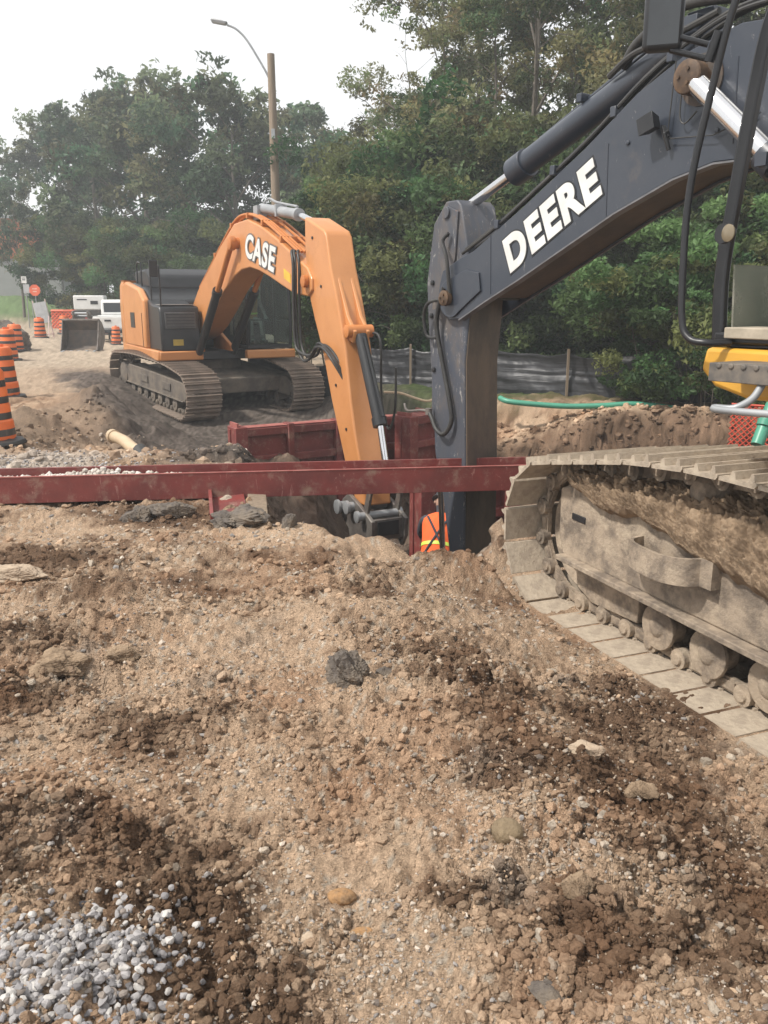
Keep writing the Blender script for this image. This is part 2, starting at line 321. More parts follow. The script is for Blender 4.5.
# ---------------------------------------------------------------- mesh building
class MB:
    def __init__(s, mtx=None): s.v = []; s.f = []; s.m = mtx or Matrix(); s.s = []
    def add(s, vs, fs, smooth=False, m=None):
        k = len(s.v); mm = s.m @ m if m is not None else s.m
        s.v += [tuple(mm @ Vector(p)) for p in vs]
        s.f += [tuple(i+k for i in f) for f in fs]; s.s += [smooth]*len(fs)
        return s
    def box(s, c, d, m=None, taper=None):
        x, y, z = d[0]/2, d[1]/2, d[2]/2; t = taper or (1, 1)
        vs = [(c[0]+a*x*(t[0] if e > 0 else 1), c[1]+b*y*(t[1] if e > 0 else 1), c[2]+e*z) for e in (-1, 1) for a, b in ((-1, -1), (1, -1), (1, 1), (-1, 1))]
        return s.add(vs, [(0, 3, 2, 1), (4, 5, 6, 7), (0, 1, 5, 4), (1, 2, 6, 5), (2, 3, 7, 6), (3, 0, 4, 7)], m=m)
    def prism(s, pts, y0, y1, m=None, smooth=False):   # pts in x,z, extruded along y
        n = len(pts); a = sum(pts[i][0]*pts[(i+1) % n][1]-pts[(i+1) % n][0]*pts[i][1] for i in range(n))
        if a < 0: pts = pts[::-1]
        vs = [(x, y0, z) for x, z in pts]+[(x, y1, z) for x, z in pts]
        fs = [tuple(range(n)), tuple(range(2*n-1, n-1, -1))]+[(i, i+n, (i+1) % n+n, (i+1) % n) for i in range(n)]
        return s.add(vs, fs, smooth, m)
    def tube(s, pts, r, seg=10, caps=True, closed=False):
        P = [Vector(p) for p in pts]; n = len(P)
        rs = r if isinstance(r, (list, tuple)) else [r]*n
        vs = []; up = None
        for i in range(n):
            t = (P[min(i+1, n-1)]-P[max(i-1, 0)])
            if t.length < 1e-9: t = Vector((0, 0, 1))
            t.normalize()
            if up is None: up = Vector((0, 0, 1)) if abs(t.z) < .9 else Vector((1, 0, 0))
            a = t.cross(up)
            if a.length < 1e-6: a = t.orthogonal()
            a.normalize(); b = a.cross(t).normalized(); up = b
            for k in range(seg):
                q = 2*math.pi*k/seg; vs.append(tuple(P[i]+(a*math.cos(q)+b*math.sin(q))*rs[i]))
        fs = [(i*seg+k, i*seg+(k+1) % seg, (i+1)*seg+(k+1) % seg, (i+1)*seg+k) for i in range(n-1) for k in range(seg)]
        if caps: fs += [tuple(range(seg-1, -1, -1)), tuple((n-1)*seg+k for k in range(seg))]
        return s.add(vs, fs, True)
    def bar(s, p0, p1, w, h, up=(0, 0, 1)):
        p0 = Vector(p0); p1 = Vector(p1); t = (p1-p0).normalized(); u = Vector(up); a = t.cross(u)
        if a.length < 1e-5: a = t.orthogonal()
        a.normalize(); b = a.cross(t)
        vs = [tuple(p+a*i*w/2+b*j*h/2) for p in (p0, p1) for i, j in ((-1, -1), (1, -1), (1, 1), (-1, 1))]
        return s.add(vs, [(0, 3, 2, 1), (4, 5, 6, 7), (0, 1, 5, 4), (1, 2, 6, 5), (2, 3, 7, 6), (3, 0, 4, 7)])
    def lathe(s, prof, seg=24, m=None):   # prof (r,z)
        vs = [(r*math.cos(2*math.pi*k/seg), r*math.sin(2*math.pi*k/seg), z) for r, z in prof for k in range(seg)]
        n = len(prof)
        fs = [(i*seg+k, i*seg+(k+1) % seg, (i+1)*seg+(k+1) % seg, (i+1)*seg+k) for i in range(n-1) for k in range(seg)]
        fs += [tuple(range(seg-1, -1, -1)), tuple((n-1)*seg+k for k in range(seg))]
        return s.add(vs, fs, True, m)
    def build(s, name, material, parent=None, bevel=0, seg=2, flat=False):
        me = bpy.data.meshes.new(name); me.from_pydata(s.v, [], s.f); me.validate()
        if not flat:
            me.polygons.foreach_set('use_smooth', [True]*len(me.polygons)); me.set_sharp_from_angle(angle=R(38))
        me.materials.append(material); me.update()
        o = bpy.data.objects.new(name, me); COL.objects.link(o)
        if parent: o.parent = parent
        if bevel:
            b = o.modifiers.new('bevel', 'BEVEL'); b.width = bevel; b.segments = seg; b.limit_method = 'ANGLE'; b.angle_limit = R(40)
            b.harden_normals = False
        return o
def tag(o, label=None, cat=None, group=None, kind=None):
    if label: o['label'] = label
    if cat: o['category'] = cat
    if group: o['group'] = group
    if kind: o['kind'] = kind
    return o
def thing(name, label, cat, loc=(0, 0, 0), rz=0, group=None):
    o = bpy.data.objects.new(name, None); COL.objects.link(o); o.location = loc; o.rotation_euler = (0, 0, rz); o.empty_display_size = .2
    return tag(o, label, cat, group)
def copy_tree(o, parent=None):
    c = o.copy(); COL.objects.link(c)
    if parent: c.parent = parent
    for ch in o.children: copy_tree(ch, c)
    return c
def np_mesh(name, V, Fa, nper, col=None, material=None, smooth=True, parent=None):
    me = bpy.data.meshes.new(name); me.vertices.add(len(V)); me.vertices.foreach_set('co', V.astype(np.float32).ravel())
    nf = len(Fa); me.loops.add(nf*nper); me.loops.foreach_set('vertex_index', Fa.astype(np.int32).ravel())
    me.polygons.add(nf); me.polygons.foreach_set('loop_start', np.arange(0, nf*nper, nper, dtype=np.int32))
    me.polygons.foreach_set('use_smooth', np.full(nf, smooth))
    me.update(calc_edges=True)
    if col is not None:
        a = me.color_attributes.new('Col', 'FLOAT_COLOR', 'POINT'); c = np.ones((len(V), 4), np.float32); c[:, :3] = col; a.data.foreach_set('color', c.ravel())
    if material: me.materials.append(material)
    o = bpy.data.objects.new(name, me); COL.objects.link(o)
    if parent: o.parent = parent
    return o
def smooth_path(pts, n=8, closed=False):
    P = [Vector(p) for p in pts]; out = []
    m = len(P)
    for i in range(m if closed else m-1):
        if closed: a, b, c, d = P[(i-1) % m], P[i], P[(i+1) % m], P[(i+2) % m]
        else: a, b, c, d = P[max(i-1, 0)], P[i], P[i+1], P[min(i+2, m-1)]
        for k in range(n):
            t = k/n; out.append(.5*((2*b)+(c-a)*t+(2*a-5*b+4*c-d)*t*t+(3*b-a-3*c+d)*t**3))
    if not closed: out.append(P[-1])
    return out
def text_mesh(txt, size, extrude, offset, shear=0.0, spacing=1.0):
    cu = bpy.data.curves.new('lettering', 'FONT'); cu.body = txt; cu.size = size; cu.extrude = extrude; cu.offset = offset; cu.shear = shear
    cu.align_x = 'CENTER'; cu.align_y = 'CENTER'; cu.space_character = spacing
    o = bpy.data.objects.new('lettering', cu); COL.objects.link(o)
    bpy.context.view_layer.update()
    dg = bpy.context.evaluated_depsgraph_get(); me = bpy.data.meshes.new_from_object(o.evaluated_get(dg))
    bpy.data.objects.remove(o); bpy.data.curves.remove(cu)
    return me
def lettering(txt, parent, m, size, mtl, offset, name='lettering', ext=.004, shear=0, sp=1., sx=1.):
    me = text_mesh(txt, size, ext, offset, shear, sp); me.transform(Matrix.Diagonal((sx, 1, 1, 1))); me.transform(m); me.materials.clear(); me.materials.append(mtl)
    o = bpy.data.objects.new(name, me); COL.objects.link(o); o.parent = parent; return o
def frame_mtx(origin, xdir, ydir):
    x = Vector(xdir).normalized(); y = Vector(ydir); y = (y-x*y.dot(x)).normalized(); z = x.cross(y)
    m = Matrix((x, y, z)).transposed().to_4x4(); m.translation = Vector(origin); return m

# ---------------------------------------------------------------- terrain
def build_ground():
    s = [0.7]
    while s[-1] < 17: s.append(s[-1]*1.0054)
    while s[-1] < 30: s.append(s[-1]*1.010)
    while s[-1] < 420: s.append(s[-1]*1.02)
    s = np.array(s); t = np.sinh(np.linspace(-1.35, 1.35, 900))/math.sinh(1.35)*1.5
    Y = (s-1.2)[:, None]+0*t[None]; X = s[:, None]*t[None]
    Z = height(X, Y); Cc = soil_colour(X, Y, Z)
    sd = poly_sd(X, Y, PIT); wm = S(-.35, .05, sd)*S(1.6, .9, sd)
    X = X+wm*(.09*fbm(X*2+9, Z*2.6, 4, 501, .65)+.07*fbm(Y*9, Z*9, 3, 503)); Y = Y-wm*(.11*fbm(X*2.2, Z*2.6, 4, 505, .65)+.09*fbm(X*8, Z*8, 3, 507))
    nr, nc = Y.shape
    V = np.stack([X, Y, Z], -1).reshape(-1, 3)
    i = np.arange(nr-1)[:, None]*nc+np.arange(nc-1)[None]
    Fq = np.stack([i, i+1, i+nc+1, i+nc], -1).reshape(-1, 4)
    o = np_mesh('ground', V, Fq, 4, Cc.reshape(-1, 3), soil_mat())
    tag(o, kind='structure', label='churned brown and sandy construction soil with a deep pit')
build_ground()

# ---------------------------------------------------------------- stones
def ico(sub):
    import bmesh
    bm = bmesh.new(); bmesh.ops.create_icosphere(bm, subdivisions=sub, radius=1)
    v = np.array([q.co[:] for q in bm.verts]); f = np.array([[q.index for q in p.verts] for p in bm.faces]); bm.free(); return v, f
def faceted(bv, rg, planes=11, lo=.62, hi=1.0):
    n = rg.normal(size=(planes, 3)); n /= np.linalg.norm(n, axis=1)[:, None]; d = rg.uniform(lo, hi, planes)
    bn = bv/np.linalg.norm(bv, axis=1)[:, None]; k = bn@n.T; rr = np.where(k > .05, d[None]/np.maximum(k, .05), 9).min(1)
    return bn*np.minimum(rr, 1.25)[:, None]
def scatter(name, xs, ys, size, cols, sub, label, sink=.3, angular=.25, smooth=False, flat=.7, seed=0, matl=None, cat=None, facet=True):
    rng = np.random.default_rng(seed); bv, bf = ico(sub); n = len(xs); nb = len(bv)
    sz = size[:, None, None]
    VAR = np.stack([faceted(bv, rng) if facet else bv for _ in range(24)]); V = VAR[rng.integers(0, 24, n)]
    V = V*(1+rng.uniform(-angular, angular, (n, nb, 1)))
    sc = np.stack([rng.uniform(.8, 1.3, n), rng.uniform(.6, 1., n), rng.uniform(flat*.7, flat*1.15, n)], -1)[:, None]
    V = V*sc
    a = rng.uniform(0, 6.28, n); tl = rng.normal(0, .35, n)
    ca, sa = np.cos(a)[:, None], np.sin(a)[:, None]; ct, st = np.cos(tl)[:, None], np.sin(tl)[:, None]
    x, y, z = V[..., 0], V[..., 1], V[..., 2]
    y, z = y*ct-z*st, y*st+z*ct
    x, y = x*ca-y*sa, x*sa+y*ca
    V = np.stack([x, y, z], -1)*sz
    h = height(xs, ys)
    V[..., 0] += xs[:, None]; V[..., 1] += ys[:, None]; V[..., 2] += (h+size*flat*(1-sink*2))[:, None]
    Fa = (bf[None]+(np.arange(n)*nb)[:, None, None]).reshape(-1, 3)
    C = np.repeat(cols[:, None], nb, 1).reshape(-1, 3)
    o = np_mesh(name, V.reshape(-1, 3), Fa, 3, C, matl or attr_mat('stone', .85, .35, 90, .18, .3), smooth)
    tag(o, label=label, kind='stuff')
    if cat: o['category'] = cat
    return o
rng = np.random.default_rng(4)
def sample_view(n, y0, y1, wid=.62):
    inv = rng.uniform(1/y1, 1/y0, n); y = 1/inv; x = (rng.uniform(-wid, wid, n))*(y+.5); return x, y
def not_track(x, y):
    dl = (x-DC[0])*DL.x+(y-DC[1])*DL.y; du = (x-DC[0])*DH.x+(y-DC[1])*DH.y
    return ~((dl < 1.74) & (du < 2.7))
x, y = sample_view(85000, 1.3, 13); k = (poly_sd(x, y, PIT) < 0) & not_track(x, y)
dens = np.clip(.45+1.3*fbm(x*2.6, y*2.6, 4, 200), .06, 1); k &= rng.uniform(0, 1, len(x)) < dens; x, y = x[k], y[k]
size = (.0022+.0075*rng.random(len(x))**3.6)*(1+.30*(y-1.3))
pal = np.array([[.40, .33, .26], [.32, .27, .22], [.50, .43, .36], [.30, .225, .16], [.25, .23, .215], [.38, .27, .18], [.17, .14, .12]])
cols = pal[rng.choice(7, len(x), p=[.20, .20, .06, .22, .10, .16, .06])]*rng.uniform(.8, 1.15, (len(x), 1))
scatter('pebbles', x, y, size, cols, 1, 'loose pale pebbles and grit strewn over the brown soil', .45, .2, False, .75, 1)
# soil crumbs and clods
x, y = sample_view(150000, 1.3, 12); k = (poly_sd(x, y, PIT) < .1) & not_track(x, y)
k &= gravelf(x, y) < .30+.4*rng.random(len(x))
k &= rng.uniform(-.30, .85, len(x)) < WETF(x, y)+.5*fbm(x*2.5, y*2.5, 4, 210); x, y = x[k], y[k]
size = (.003+.013*rng.random(len(x))**5)*(1+.22*(y-1.3)); cols = soil_colour(x, y, y*0)*rng.uniform(.7, 1.1, (len(x), 1))
attr_mat('crumb', .98, .9, 120, .3, .1)
big = size > .0085*(1+.22*(y-1.3))
scatter('soil_crumbs', x[~big], y[~big], size[~big], cols[~big], 1, 'crumbled lumps of damp brown soil', .35, .22, False, .8, 2, MATS['crumb'], facet=False)
scatter('soil_lumps', x[big], y[big], size[big], cols[big], 3, 'larger broken lumps of damp brown soil', .35, .09, False, .8, 12, MATS['crumb'])
# clods in pit, on the banks and spoil
x = rng.uniform(-6, 7, 9000); y = rng.uniform(6.8, 17, 9000); sd = poly_sd(x, y, PIT); k = (sd > -.7) | (np.abs(x+3.8) < 1.5); x, y = x[k], y[k]; xb = rng.uniform(.8, 6.5, 2500); yb = rng.uniform(12.0, 14.9, 2500); kb = np.abs(poly_sd(xb, yb, PIT)-.15) < .6; x = np.concatenate([x, xb[kb]]); y = np.concatenate([y, yb[kb]]); kg = ~((x+3.0+.5*(y-10.8) > 0) & (y > 9.4) & (x < -.6)); x, y = x[kg], y[kg]
size = .012+.07*rng.random(len(x))**5; cols = soil_colour(x, y, y*0)*rng.uniform(.7, 1.2, (len(x), 1))
scatter('spoil_clods', x, y, size, cols, 2, 'clods of dug soil scattered on the pit sides and spoil heaps', .35, .2, False, .8, 3, attr_mat('crumb'))
# crushed grey gravel in the near left corner
n = 2300
x = rng.normal(-.80, .21, n); y = rng.normal(1.75, .16, n); k = rng.uniform(.1, 1, n) < gravelf(x, y)+.15; x, y = x[k], y[k]
size = .0055+.0085*rng.random(len(x))**.8; pal = np.array([[.25, .24, .245], [.17, .162, .165], [.34, .325, .325], [.24, .205, .18], [.44, .42, .40]])
cols = pal[rng.integers(0, 5, len(x))]*rng.uniform(.8, 1.1, (len(x), 1))
scatter('crushed_gravel', x, y, size, cols, 2, 'patch of loose grey crushed gravel in the near left corner', .12, .03, False, .80, 5)
# gravel lying in the web of the beam and around the drums
n = 12000; x = rng.uniform(-6.2, -1.9, n); y = rng.uniform(7.3, 11.5, n); k = rng.random(n) < .06+.9*S(-2.2, -3.2, x)*S(9.8, 8.8, y); x, y = x[k], y[k]; n = len(x)
size = rng.uniform(.005, .016, n)+.012*rng.random(n)**6; cols = pal[rng.integers(0, 5, n)]*rng.uniform(.9, 1.2, (n, 1))
scatter('roadside_aggregate', x, y, size, cols, 1, 'pale aggregate spread behind the long red beam', .3, .2, False, .6, 6)

def rock(name, label, cat, x, y, r, material, sc=(1, .8, .6), seed=0, rough=.22, sub=5, sink=.34, rz=0, group=None, z=None):
    bv, bf = ico(sub); rg = np.random.default_rng(seed)
    d = np.zeros(len(bv))
    for f, a in ((1.6, .5), (3.2, .3), (7, .15), (14, .08)):
        o3 = rg.uniform(0, 50, 3); d += a*(vn(bv[:, 0]*f+o3[0]+bv[:, 2]*f*.7, bv[:, 1]*f+o3[1]-bv[:, 2]*f*.6, seed)-.5)*2
    for f, a in ((26, .12), (50, .07)):
        o3 = rg.uniform(0, 50, 3); d += a*(vn(bv[:, 0]*f+o3[0]+bv[:, 2]*f*.7, bv[:, 1]*f+o3[1]-bv[:, 2]*f*.6, seed)-.5)*2
    fv = faceted(bv, rg, 14, .66, .98) if rough > .13 else bv
    V = fv*(1+rough*1.5*d)[:, None]*np.array(sc)*r
    o = np_mesh(name, V, bf, 3, None, material, rough < .13)
    o.location = (x, y, (float(height(np.array([x]), np.array([y]))[0]) if z is None else z)+r*sc[2]*(1-2*sink)); o.rotation_euler = (0, 0, rz)
    return tag(o, label, cat, group)
def rk(px, py, rpx, *a, **k):
    x, y = on_ground(px, py); d = math.sqrt(x*x+y*y+1.7**2)
    return x, y, rpx*d/830
for (px, py, rp, mt, sc, sd, lab, cat, rough) in [
    (350, 682, 25, 'darkrock', (1, .8, .75), 1, 'dark grey clay lump standing alone mid-foreground on sandy soil', 'clod', .35),
    (385, 672, 9, 'darkrock', (1, .8, .7), 2, 'small dark clod just right of the big grey clay lump', 'clod', .3),
    (140, 517, 16, 'darkrock', (1, .7, .7), 3, 'dark clod under the red beam, left of its flat neighbour', 'clod', .3),
    (172, 516, 20, 'darkrock', (1.2, .7, .5), 4, 'wide flat dark clod under the red beam', 'clod', .3),
    (232, 528, 22, 'darkrock', (1.1, .9, .5), 5, 'cracked black clod beside the timber plank at the pit corner', 'clod', .45),
    (290, 534, 10, 'darkrock', (.8, .7, 1.0), 6, 'upright dark clod at the pit edge', 'clod', .25),
    (507, 842, 14, 'greenrock', (1, .95, .85), 7, 'rounded olive brown cobble, right of centre in the foreground', 'stone', .12),
    (341, 889, 12, 'ochrerock', (1.1, .7, .6), 8, 'smooth orange ochre stone lying in the sandy strip', 'stone', .12),
    (362, 925, 8, 'ochrerock', (1.1, .7, .6), 9, 'smaller brownish ochre stone in front of the orange stone', 'stone', .15),
    (588, 748, 14, 'tanrock', (1.1, .8, .6), 10, 'pale tan angular stone in front of the track shoes', 'stone', .2),
    (310, 938, 8, 'tanrock', (1, .8, .7), 11, 'pale round pebble left of the small ochre stone', 'stone', .12),
    (12, 578, 22, 'tanrock', (1.3, .8, .4), 12, 'flat pale slab of broken stone at the left edge', 'stone', .2),
    (545, 1000, 17, 'darkrock', (1, .8, .4), 13, 'flat dark stone near the bottom edge of the picture', 'stone', .2),
    (575, 905, 12, 'mudmat', (1, .9, .8), 14, 'brown soil clod in the crumbly lower right heap', 'clod', .3),
    (640, 770, 12, 'mudmat', (1, .9, .8), 15, 'brown clod below the near track shoes', 'clod', .3),
    (120, 665, 14, 'mudmat', (1.3, .8, .6), 16, 'brown clod on the left muddy ridge', 'clod', .3),
    (60, 672, 18, 'mudmat', (1.5, .8, .6), 17, 'long brown clod at the left end of the muddy ridge', 'clod', .3)]:
    x, y, r = rk(px, py, rp); rock('soil_clod' if cat == 'clod' else 'stone', lab, cat, x, y, r, M[mt], sc, sd, rough)

# ---------------------------------------------------------------- tracks
def shoe_mesh(pitch, w, matl):
    b = MB(); p = pitch
    prof = [(-p*.47, 0), (p*.44, .0), (p*.49, -.014), (p*.49, -.026), (p*.44, -.030), (p*.41, -.066), (p*.35, -.066), (p*.28, -.024), (-p*.02, -.022), (-p*.08, -.058), (-p*.14, -.058), (-p*.20, -.022),
            (-p*.34, -.020), (-p*.36, -.022), (-p*.40, -.026), (-p*.47, -.018)]
    b.prism(prof, -w/2, w/2)
    for sx in (-.25, .25):
        for sy in (-.13, .13): b.lathe([(.018, 0), (.018, .012), (.010, .014)], 6, Matrix.Translation((p*sx, sy, 0)))
    me = bpy.data.meshes.new('track_shoe'); me.from_pydata(b.v, [], b.f); me.materials.append(matl); me.polygons.foreach_set('use_smooth', [True]*len(me.polygons)); me.set_sharp_from_angle(angle=R(30)); return me
def track_path(uf, rf, ub, rb, top):
    P = [(u, 0.0) for u in np.linspace(ub, uf, 30)]
    P += [(uf+rf*math.sin(a), rf-rf*math.cos(a)) for a in np.linspace(.08, math.pi*.93, 26)]
    tp = smooth_path([(P[-1][0], P[-1][1], 0)]+[(a, b, 0) for a, b in top]+[(ub-.05, 2*rb, 0)], 10)
    P += [(q.x, q.y) for q in tp[1:]]
    P += [(ub-rb*math.sin(a), rb+rb*math.cos(a)) for a in np.linspace(.1, math.pi-.08, 26)]
    P = np.array(P); Q = np.vstack([P, P[:1]]); seg = np.hypot(*(Q[1:]-Q[:-1]).T); L = np.concatenate([[0], np.cumsum(seg)])
    return Q, L
def tracks(root, um, lat, w, uf, rf, ub, rb, top, n, shoe_m, link_m, frame_fn, wheel_m, roll_us, roll_z=.19, roll_r=.13, phase=0.):
    Q, L = track_path(uf, rf, ub, rb, top); pitch = L[-1]/n; sm = shoe_mesh(pitch, w, shoe_m)
    for side in (1, -1):
        cy = lat*side
        b = MB(um)
        lnk = []
        for i in range(n):
            s0 = (i+phase)*pitch % L[-1]; q = np.array([np.interp(s0, L, Q[:, 0]), np.interp(s0, L, Q[:, 1])]); q2 = np.array([np.interp((s0+.02) % L[-1], L, Q[:, 0]), np.interp((s0+.02) % L[-1], L, Q[:, 1])])
            q0 = np.array([np.interp((s0-pitch*.4) % L[-1], L, Q[:, 0]), np.interp((s0-pitch*.4) % L[-1], L, Q[:, 1])])
            q3 = np.array([np.interp((s0+pitch*.4) % L[-1], L, Q[:, 0]), np.interp((s0+pitch*.4) % L[-1], L, Q[:, 1])])
            t = (q3-q0)/np.linalg.norm(q3-q0); nn = np.array([-t[1], t[0]])      # inward normal
            mm = Matrix(((t[0], 0, nn[0], q[0]), (0, 1, 0, cy), (t[1], 0, nn[1], q[1]), (0, 0, 0, 1)))
            for sy in (-.12, .12):
                b.box((0, sy, .058), (pitch*.9, .03, .080), m=mm); b.box((0, sy, .058), (pitch*.35, .05, .05), m=mm); b.lathe([(.030, -.045), (.034, -.040), (.036, -.032), (.060, -.03), (.060, .03), (.036, .032), (.034, .040), (.030, .045)], 12, mm @ Matrix.Translation((pitch*.5, sy+.02*(1 if sy > 0 else -1), .055)) @ Matrix.Rotation(R(90), 4, 'X'))
            lnk.append(mm)
        tr = b.build('track', link_m, root)
        for mm in lnk:
            o = bpy.data.objects.new('track_shoe', sm); COL.objects.link(o); o.parent = tr; o.matrix_local = um @ mm @ Matrix.Rotation(R(random.uniform(-.8, .8)), 4, 'Y')
        fr = frame_fn(root, um, cy, side)
        for u in roll_us:
            b = MB(um); X90 = Matrix.Translation((u, cy, roll_z)) @ Matrix.Rotation(R(90), 4, 'X')
            b.lathe([(.03, -.205), (.05, -.20), (.06, -.19), (roll_r*1.1, -.185), (roll_r*1.1, -.16), (roll_r*.85, -.155), (roll_r*.85, -.06), (roll_r*.6, -.05), (roll_r*.6, .05), (roll_r*.85, .06), (roll_r*.85, .155), (roll_r*1.1, .16), (roll_r*1.1, .185), (.06, .19), (.05, .20), (.03, .205)], 20, X90)
            b.build('roller', wheel_m, fr, bevel=.004)
        b = MB(um); X90 = Matrix.Translation((uf, cy, rf)) @ Matrix.Rotation(R(90), 4, 'X'); r = rf-.10
        b.lathe([(.09, -.2), (.12, -.15), (r*.55, -.14), (r*.8, -.07), (r*.95, -.09), (r*.95, -.02), (r, -.015), (r, .015), (r*.95, .02), (r*.95, .09), (r*.8, .07), (r*.55, .14), (.12, .15), (.09, .2)], 28, X90); b.build('idler', wheel_m, fr)
        b = MB(um); X90 = Matrix.Translation((ub, cy, rb)) @ Matrix.Rotation(R(90), 4, 'X'); r = rb-.09
        b.lathe([(.2, -.22), (.26, -.2), (.28, -.08), (r*.85, -.06), (r*.85, .06), (.28, .08), (.26, .2), (.2, .22)], 28, X90)
        for i in range(20):
            a = i*math.pi*.1; b.box((0, 0, 0), (.05, .06, .07), m=Matrix.Translation((ub+r*.9*math.cos(a), cy, rb+r*.9*math.sin(a))) @ Matrix.Rotation(-a+R(90), 4, 'Y'))
        b.build('sprocket', wheel_m, fr)
    return pitch

def lumpy(name, um, u0, u1, y0, y1, zf, amp, parent, matl, seed=0, nu=120, nv=26, sides=True):
    """irregular dirt lying along a ledge: zf(u, v) gives its top, v 0..1 runs outwards"""
    U = np.linspace(u0, u1, nu); Vv = np.linspace(0, 1, nv); UU, VV = np.meshgrid(U, Vv, indexing='ij')
    Zt, Yt = zf(UU, VV)
    nzz = fbm(UU*4+seed, VV*3+seed*.3+UU, 4, seed+300, .6)*amp*.9+fbm(UU*30, VV*22+UU, 4, seed+310, .7)*amp*.8
    for fq, aa in ((15, 1.1), (32, .75), (64, .4)):
        ww = .25*fbm(UU*fq*.5, VV*fq*.4, 2, seed+7); cd, cr = cells(UU*fq+ww, VV*fq*.75+ww, seed+int(fq)); nzz = nzz+amp*aa*np.sqrt(np.maximum(0, .25+.4*cr-cd))*(cr > .25)
    nzz = nzz*(1-.85*S(.80, 1, VV)); Yt = Yt-(1 if y1 > y0 else -1)*.055*S(.88, 1, VV)
    P = np.stack([UU+fbm(UU*9, VV*9, 2, seed)*.01, Yt+nzz*.8*(1 if y1 > y0 else -1), Zt+nzz], -1).reshape(-1, 3)
    P = np.array([tuple(um @ Vector(p)) for p in P])
    i = np.arange(nu-1)[:, None]*nv+np.arange(nv-1)[None]; Fq = np.stack([i, i+nv, i+nv+1, i+1], -1).reshape(-1, 4)
    o = np_mesh(name, P, Fq, 4, None, matl, True, parent); return o

def deere_frame(root, um, cy, side):
    b = MB(um); s = side
    # main side plate, slightly sloping top, lower flange
    prof = [(2.28, .36), (2.33, .50), (2.33, .80), (2.15, .86), (1.2, .90), (-1.4, .92), (-1.75, .85), (-1.85, .45), (-1.6, .36)]
    b.prism(prof, cy-.20*1, cy+.20*1); b.prism([(2.30, .37), (2.36, .50), (2.36, .82), (2.15, .88), (1.2, .90), (-1.4, .92), (-1.6, .4)], *sorted((cy+.19*s, cy+.235*s)))
    fr = b.build('track_frame', M['muddy'], root, bevel=.015)
    b = MB(um); y0 = cy+.235*s; b.box((.28, y0+.02*s, .365), (4.0, .10, .035)); b.build('frame_ledge', M['muddy'], fr, bevel=.006)
    b = MB(um); b.prism([(1.56, .375), (1.56, .13), (2.03, .10), (2.20, .16), (2.24, .33), (2.20, .345)], cy+.10*s, cy+.17*s); b.prism([(1.0, .34), (1.0, .26), (-1.6, .26), (-1.6, .34)], cy+.12*s, cy+.14*s)
    b.build('track_guard', M['muddy'], fr, bevel=.008)
    # step loop
    pts = smooth_path([(1.50, y0-.0*s, .64), (1.47, y0+.10*s, .64), (1.36, y0+.15*s, .64), (1.15, y0+.16*s, .64), (.98, y0+.13*s, .66), (.92, y0+.02*s, .67)], 5)
    b = MB(um)
    vs = []
    for q in pts: vs += [(q.x, q.y, q.z-.075), (q.x, q.y, q.z+.075)]
    n = len(pts); c = Vector((1.2, y0, .64))
    inn = []
    for q in pts:
        d = Vector((c.x-q.x, c.y-q.y, 0)).normalized()*.022; inn += [(q.x+d.x, q.y+d.y, q.z-.075), (q.x+d.x, q.y+d.y, q.z+.075)]
    k = len(vs); vs += inn; fs = []
    for i in range(n-1):
        a = 2*i; fs += [(a, a+2, a+3, a+1), (k+a, k+a+1, k+a+3, k+a+2), (a+1, a+3, k+a+3, k+a+1), (a, k+a, k+a+2, a+2)]
    fs += [(0, 1, k+1, k), (2*n-2, k+2*n-2, k+2*n-1, 2*n-1)]
    b.add(vs, fs, True); b.box((.90, y0+.03*s, .67), (.10, .07, .15)); b.build('step', M['muddy'], fr)
    if side > 0:
        b = MB(um); b.box((2.13, y0+.001*s, .66), (.15, .012, .045)); b.build('slot', M['black'], fr, bevel=.005)
        # carrier roller
    for u in (1.13, -.6):
        b = MB(um); b.lathe([(.03, -.2), (.06, -.19), (.085, -.15), (.085, .15), (.06, .19), (.03, .2)], 20, Matrix.Translation((u, cy, 1.045)) @ Matrix.Rotation(R(90), 4, 'X')); b.build('carrier_roller', M['muddy'], fr)
    def zf(U, V):
        top = .90+.13*np.clip(1-np.abs(V-.15)*1.2, 0, 1); tilt = np.clip((V-.45)/.55, 0, 1)
        sag = np.interp(U, [-1.7, .4, .8, 1.5, 2.0, 2.2], [.44, .38, .22, .13, .07, .03])+.07*fbm(U*2.2, U*0, 3, 77)+.04*fbm(U*7, U*0, 3, 78)
        z = top-sag*tilt**1.5
        y = cy+s*(-.12+.385*np.minimum(V*1.6, 1)+.05*tilt*(1-tilt)*4)
        return z, y
    lumpy('caked_mud', um, -1.7, 2.15, 0, s, zf, .032, fr, M['mudmat'], 3+side, 700, 130)
    return fr
def case_frame(root, um, cy, side):
    b = MB(um); prof = [(1.95, .30), (2.0, .62), (1.8, .70), (-1.6, .74), (-1.75, .6), (-1.7, .3)]
    b.prism(prof, cy-.20, cy+.20); fr = b.build('track_frame', M['frame2'], root, bevel=.015)
    b = MB(um); b.box((.1, cy+.21*side, .31), (3.6, .06, .03)); b.box((.9, cy+.215*side, .52), (.5, .02, .16)); b.box((-.5, cy+.215*side, .52), (.5, .02, .16)); b.build('frame_ledge', M['frame2'], fr, bevel=.006)
    return fr

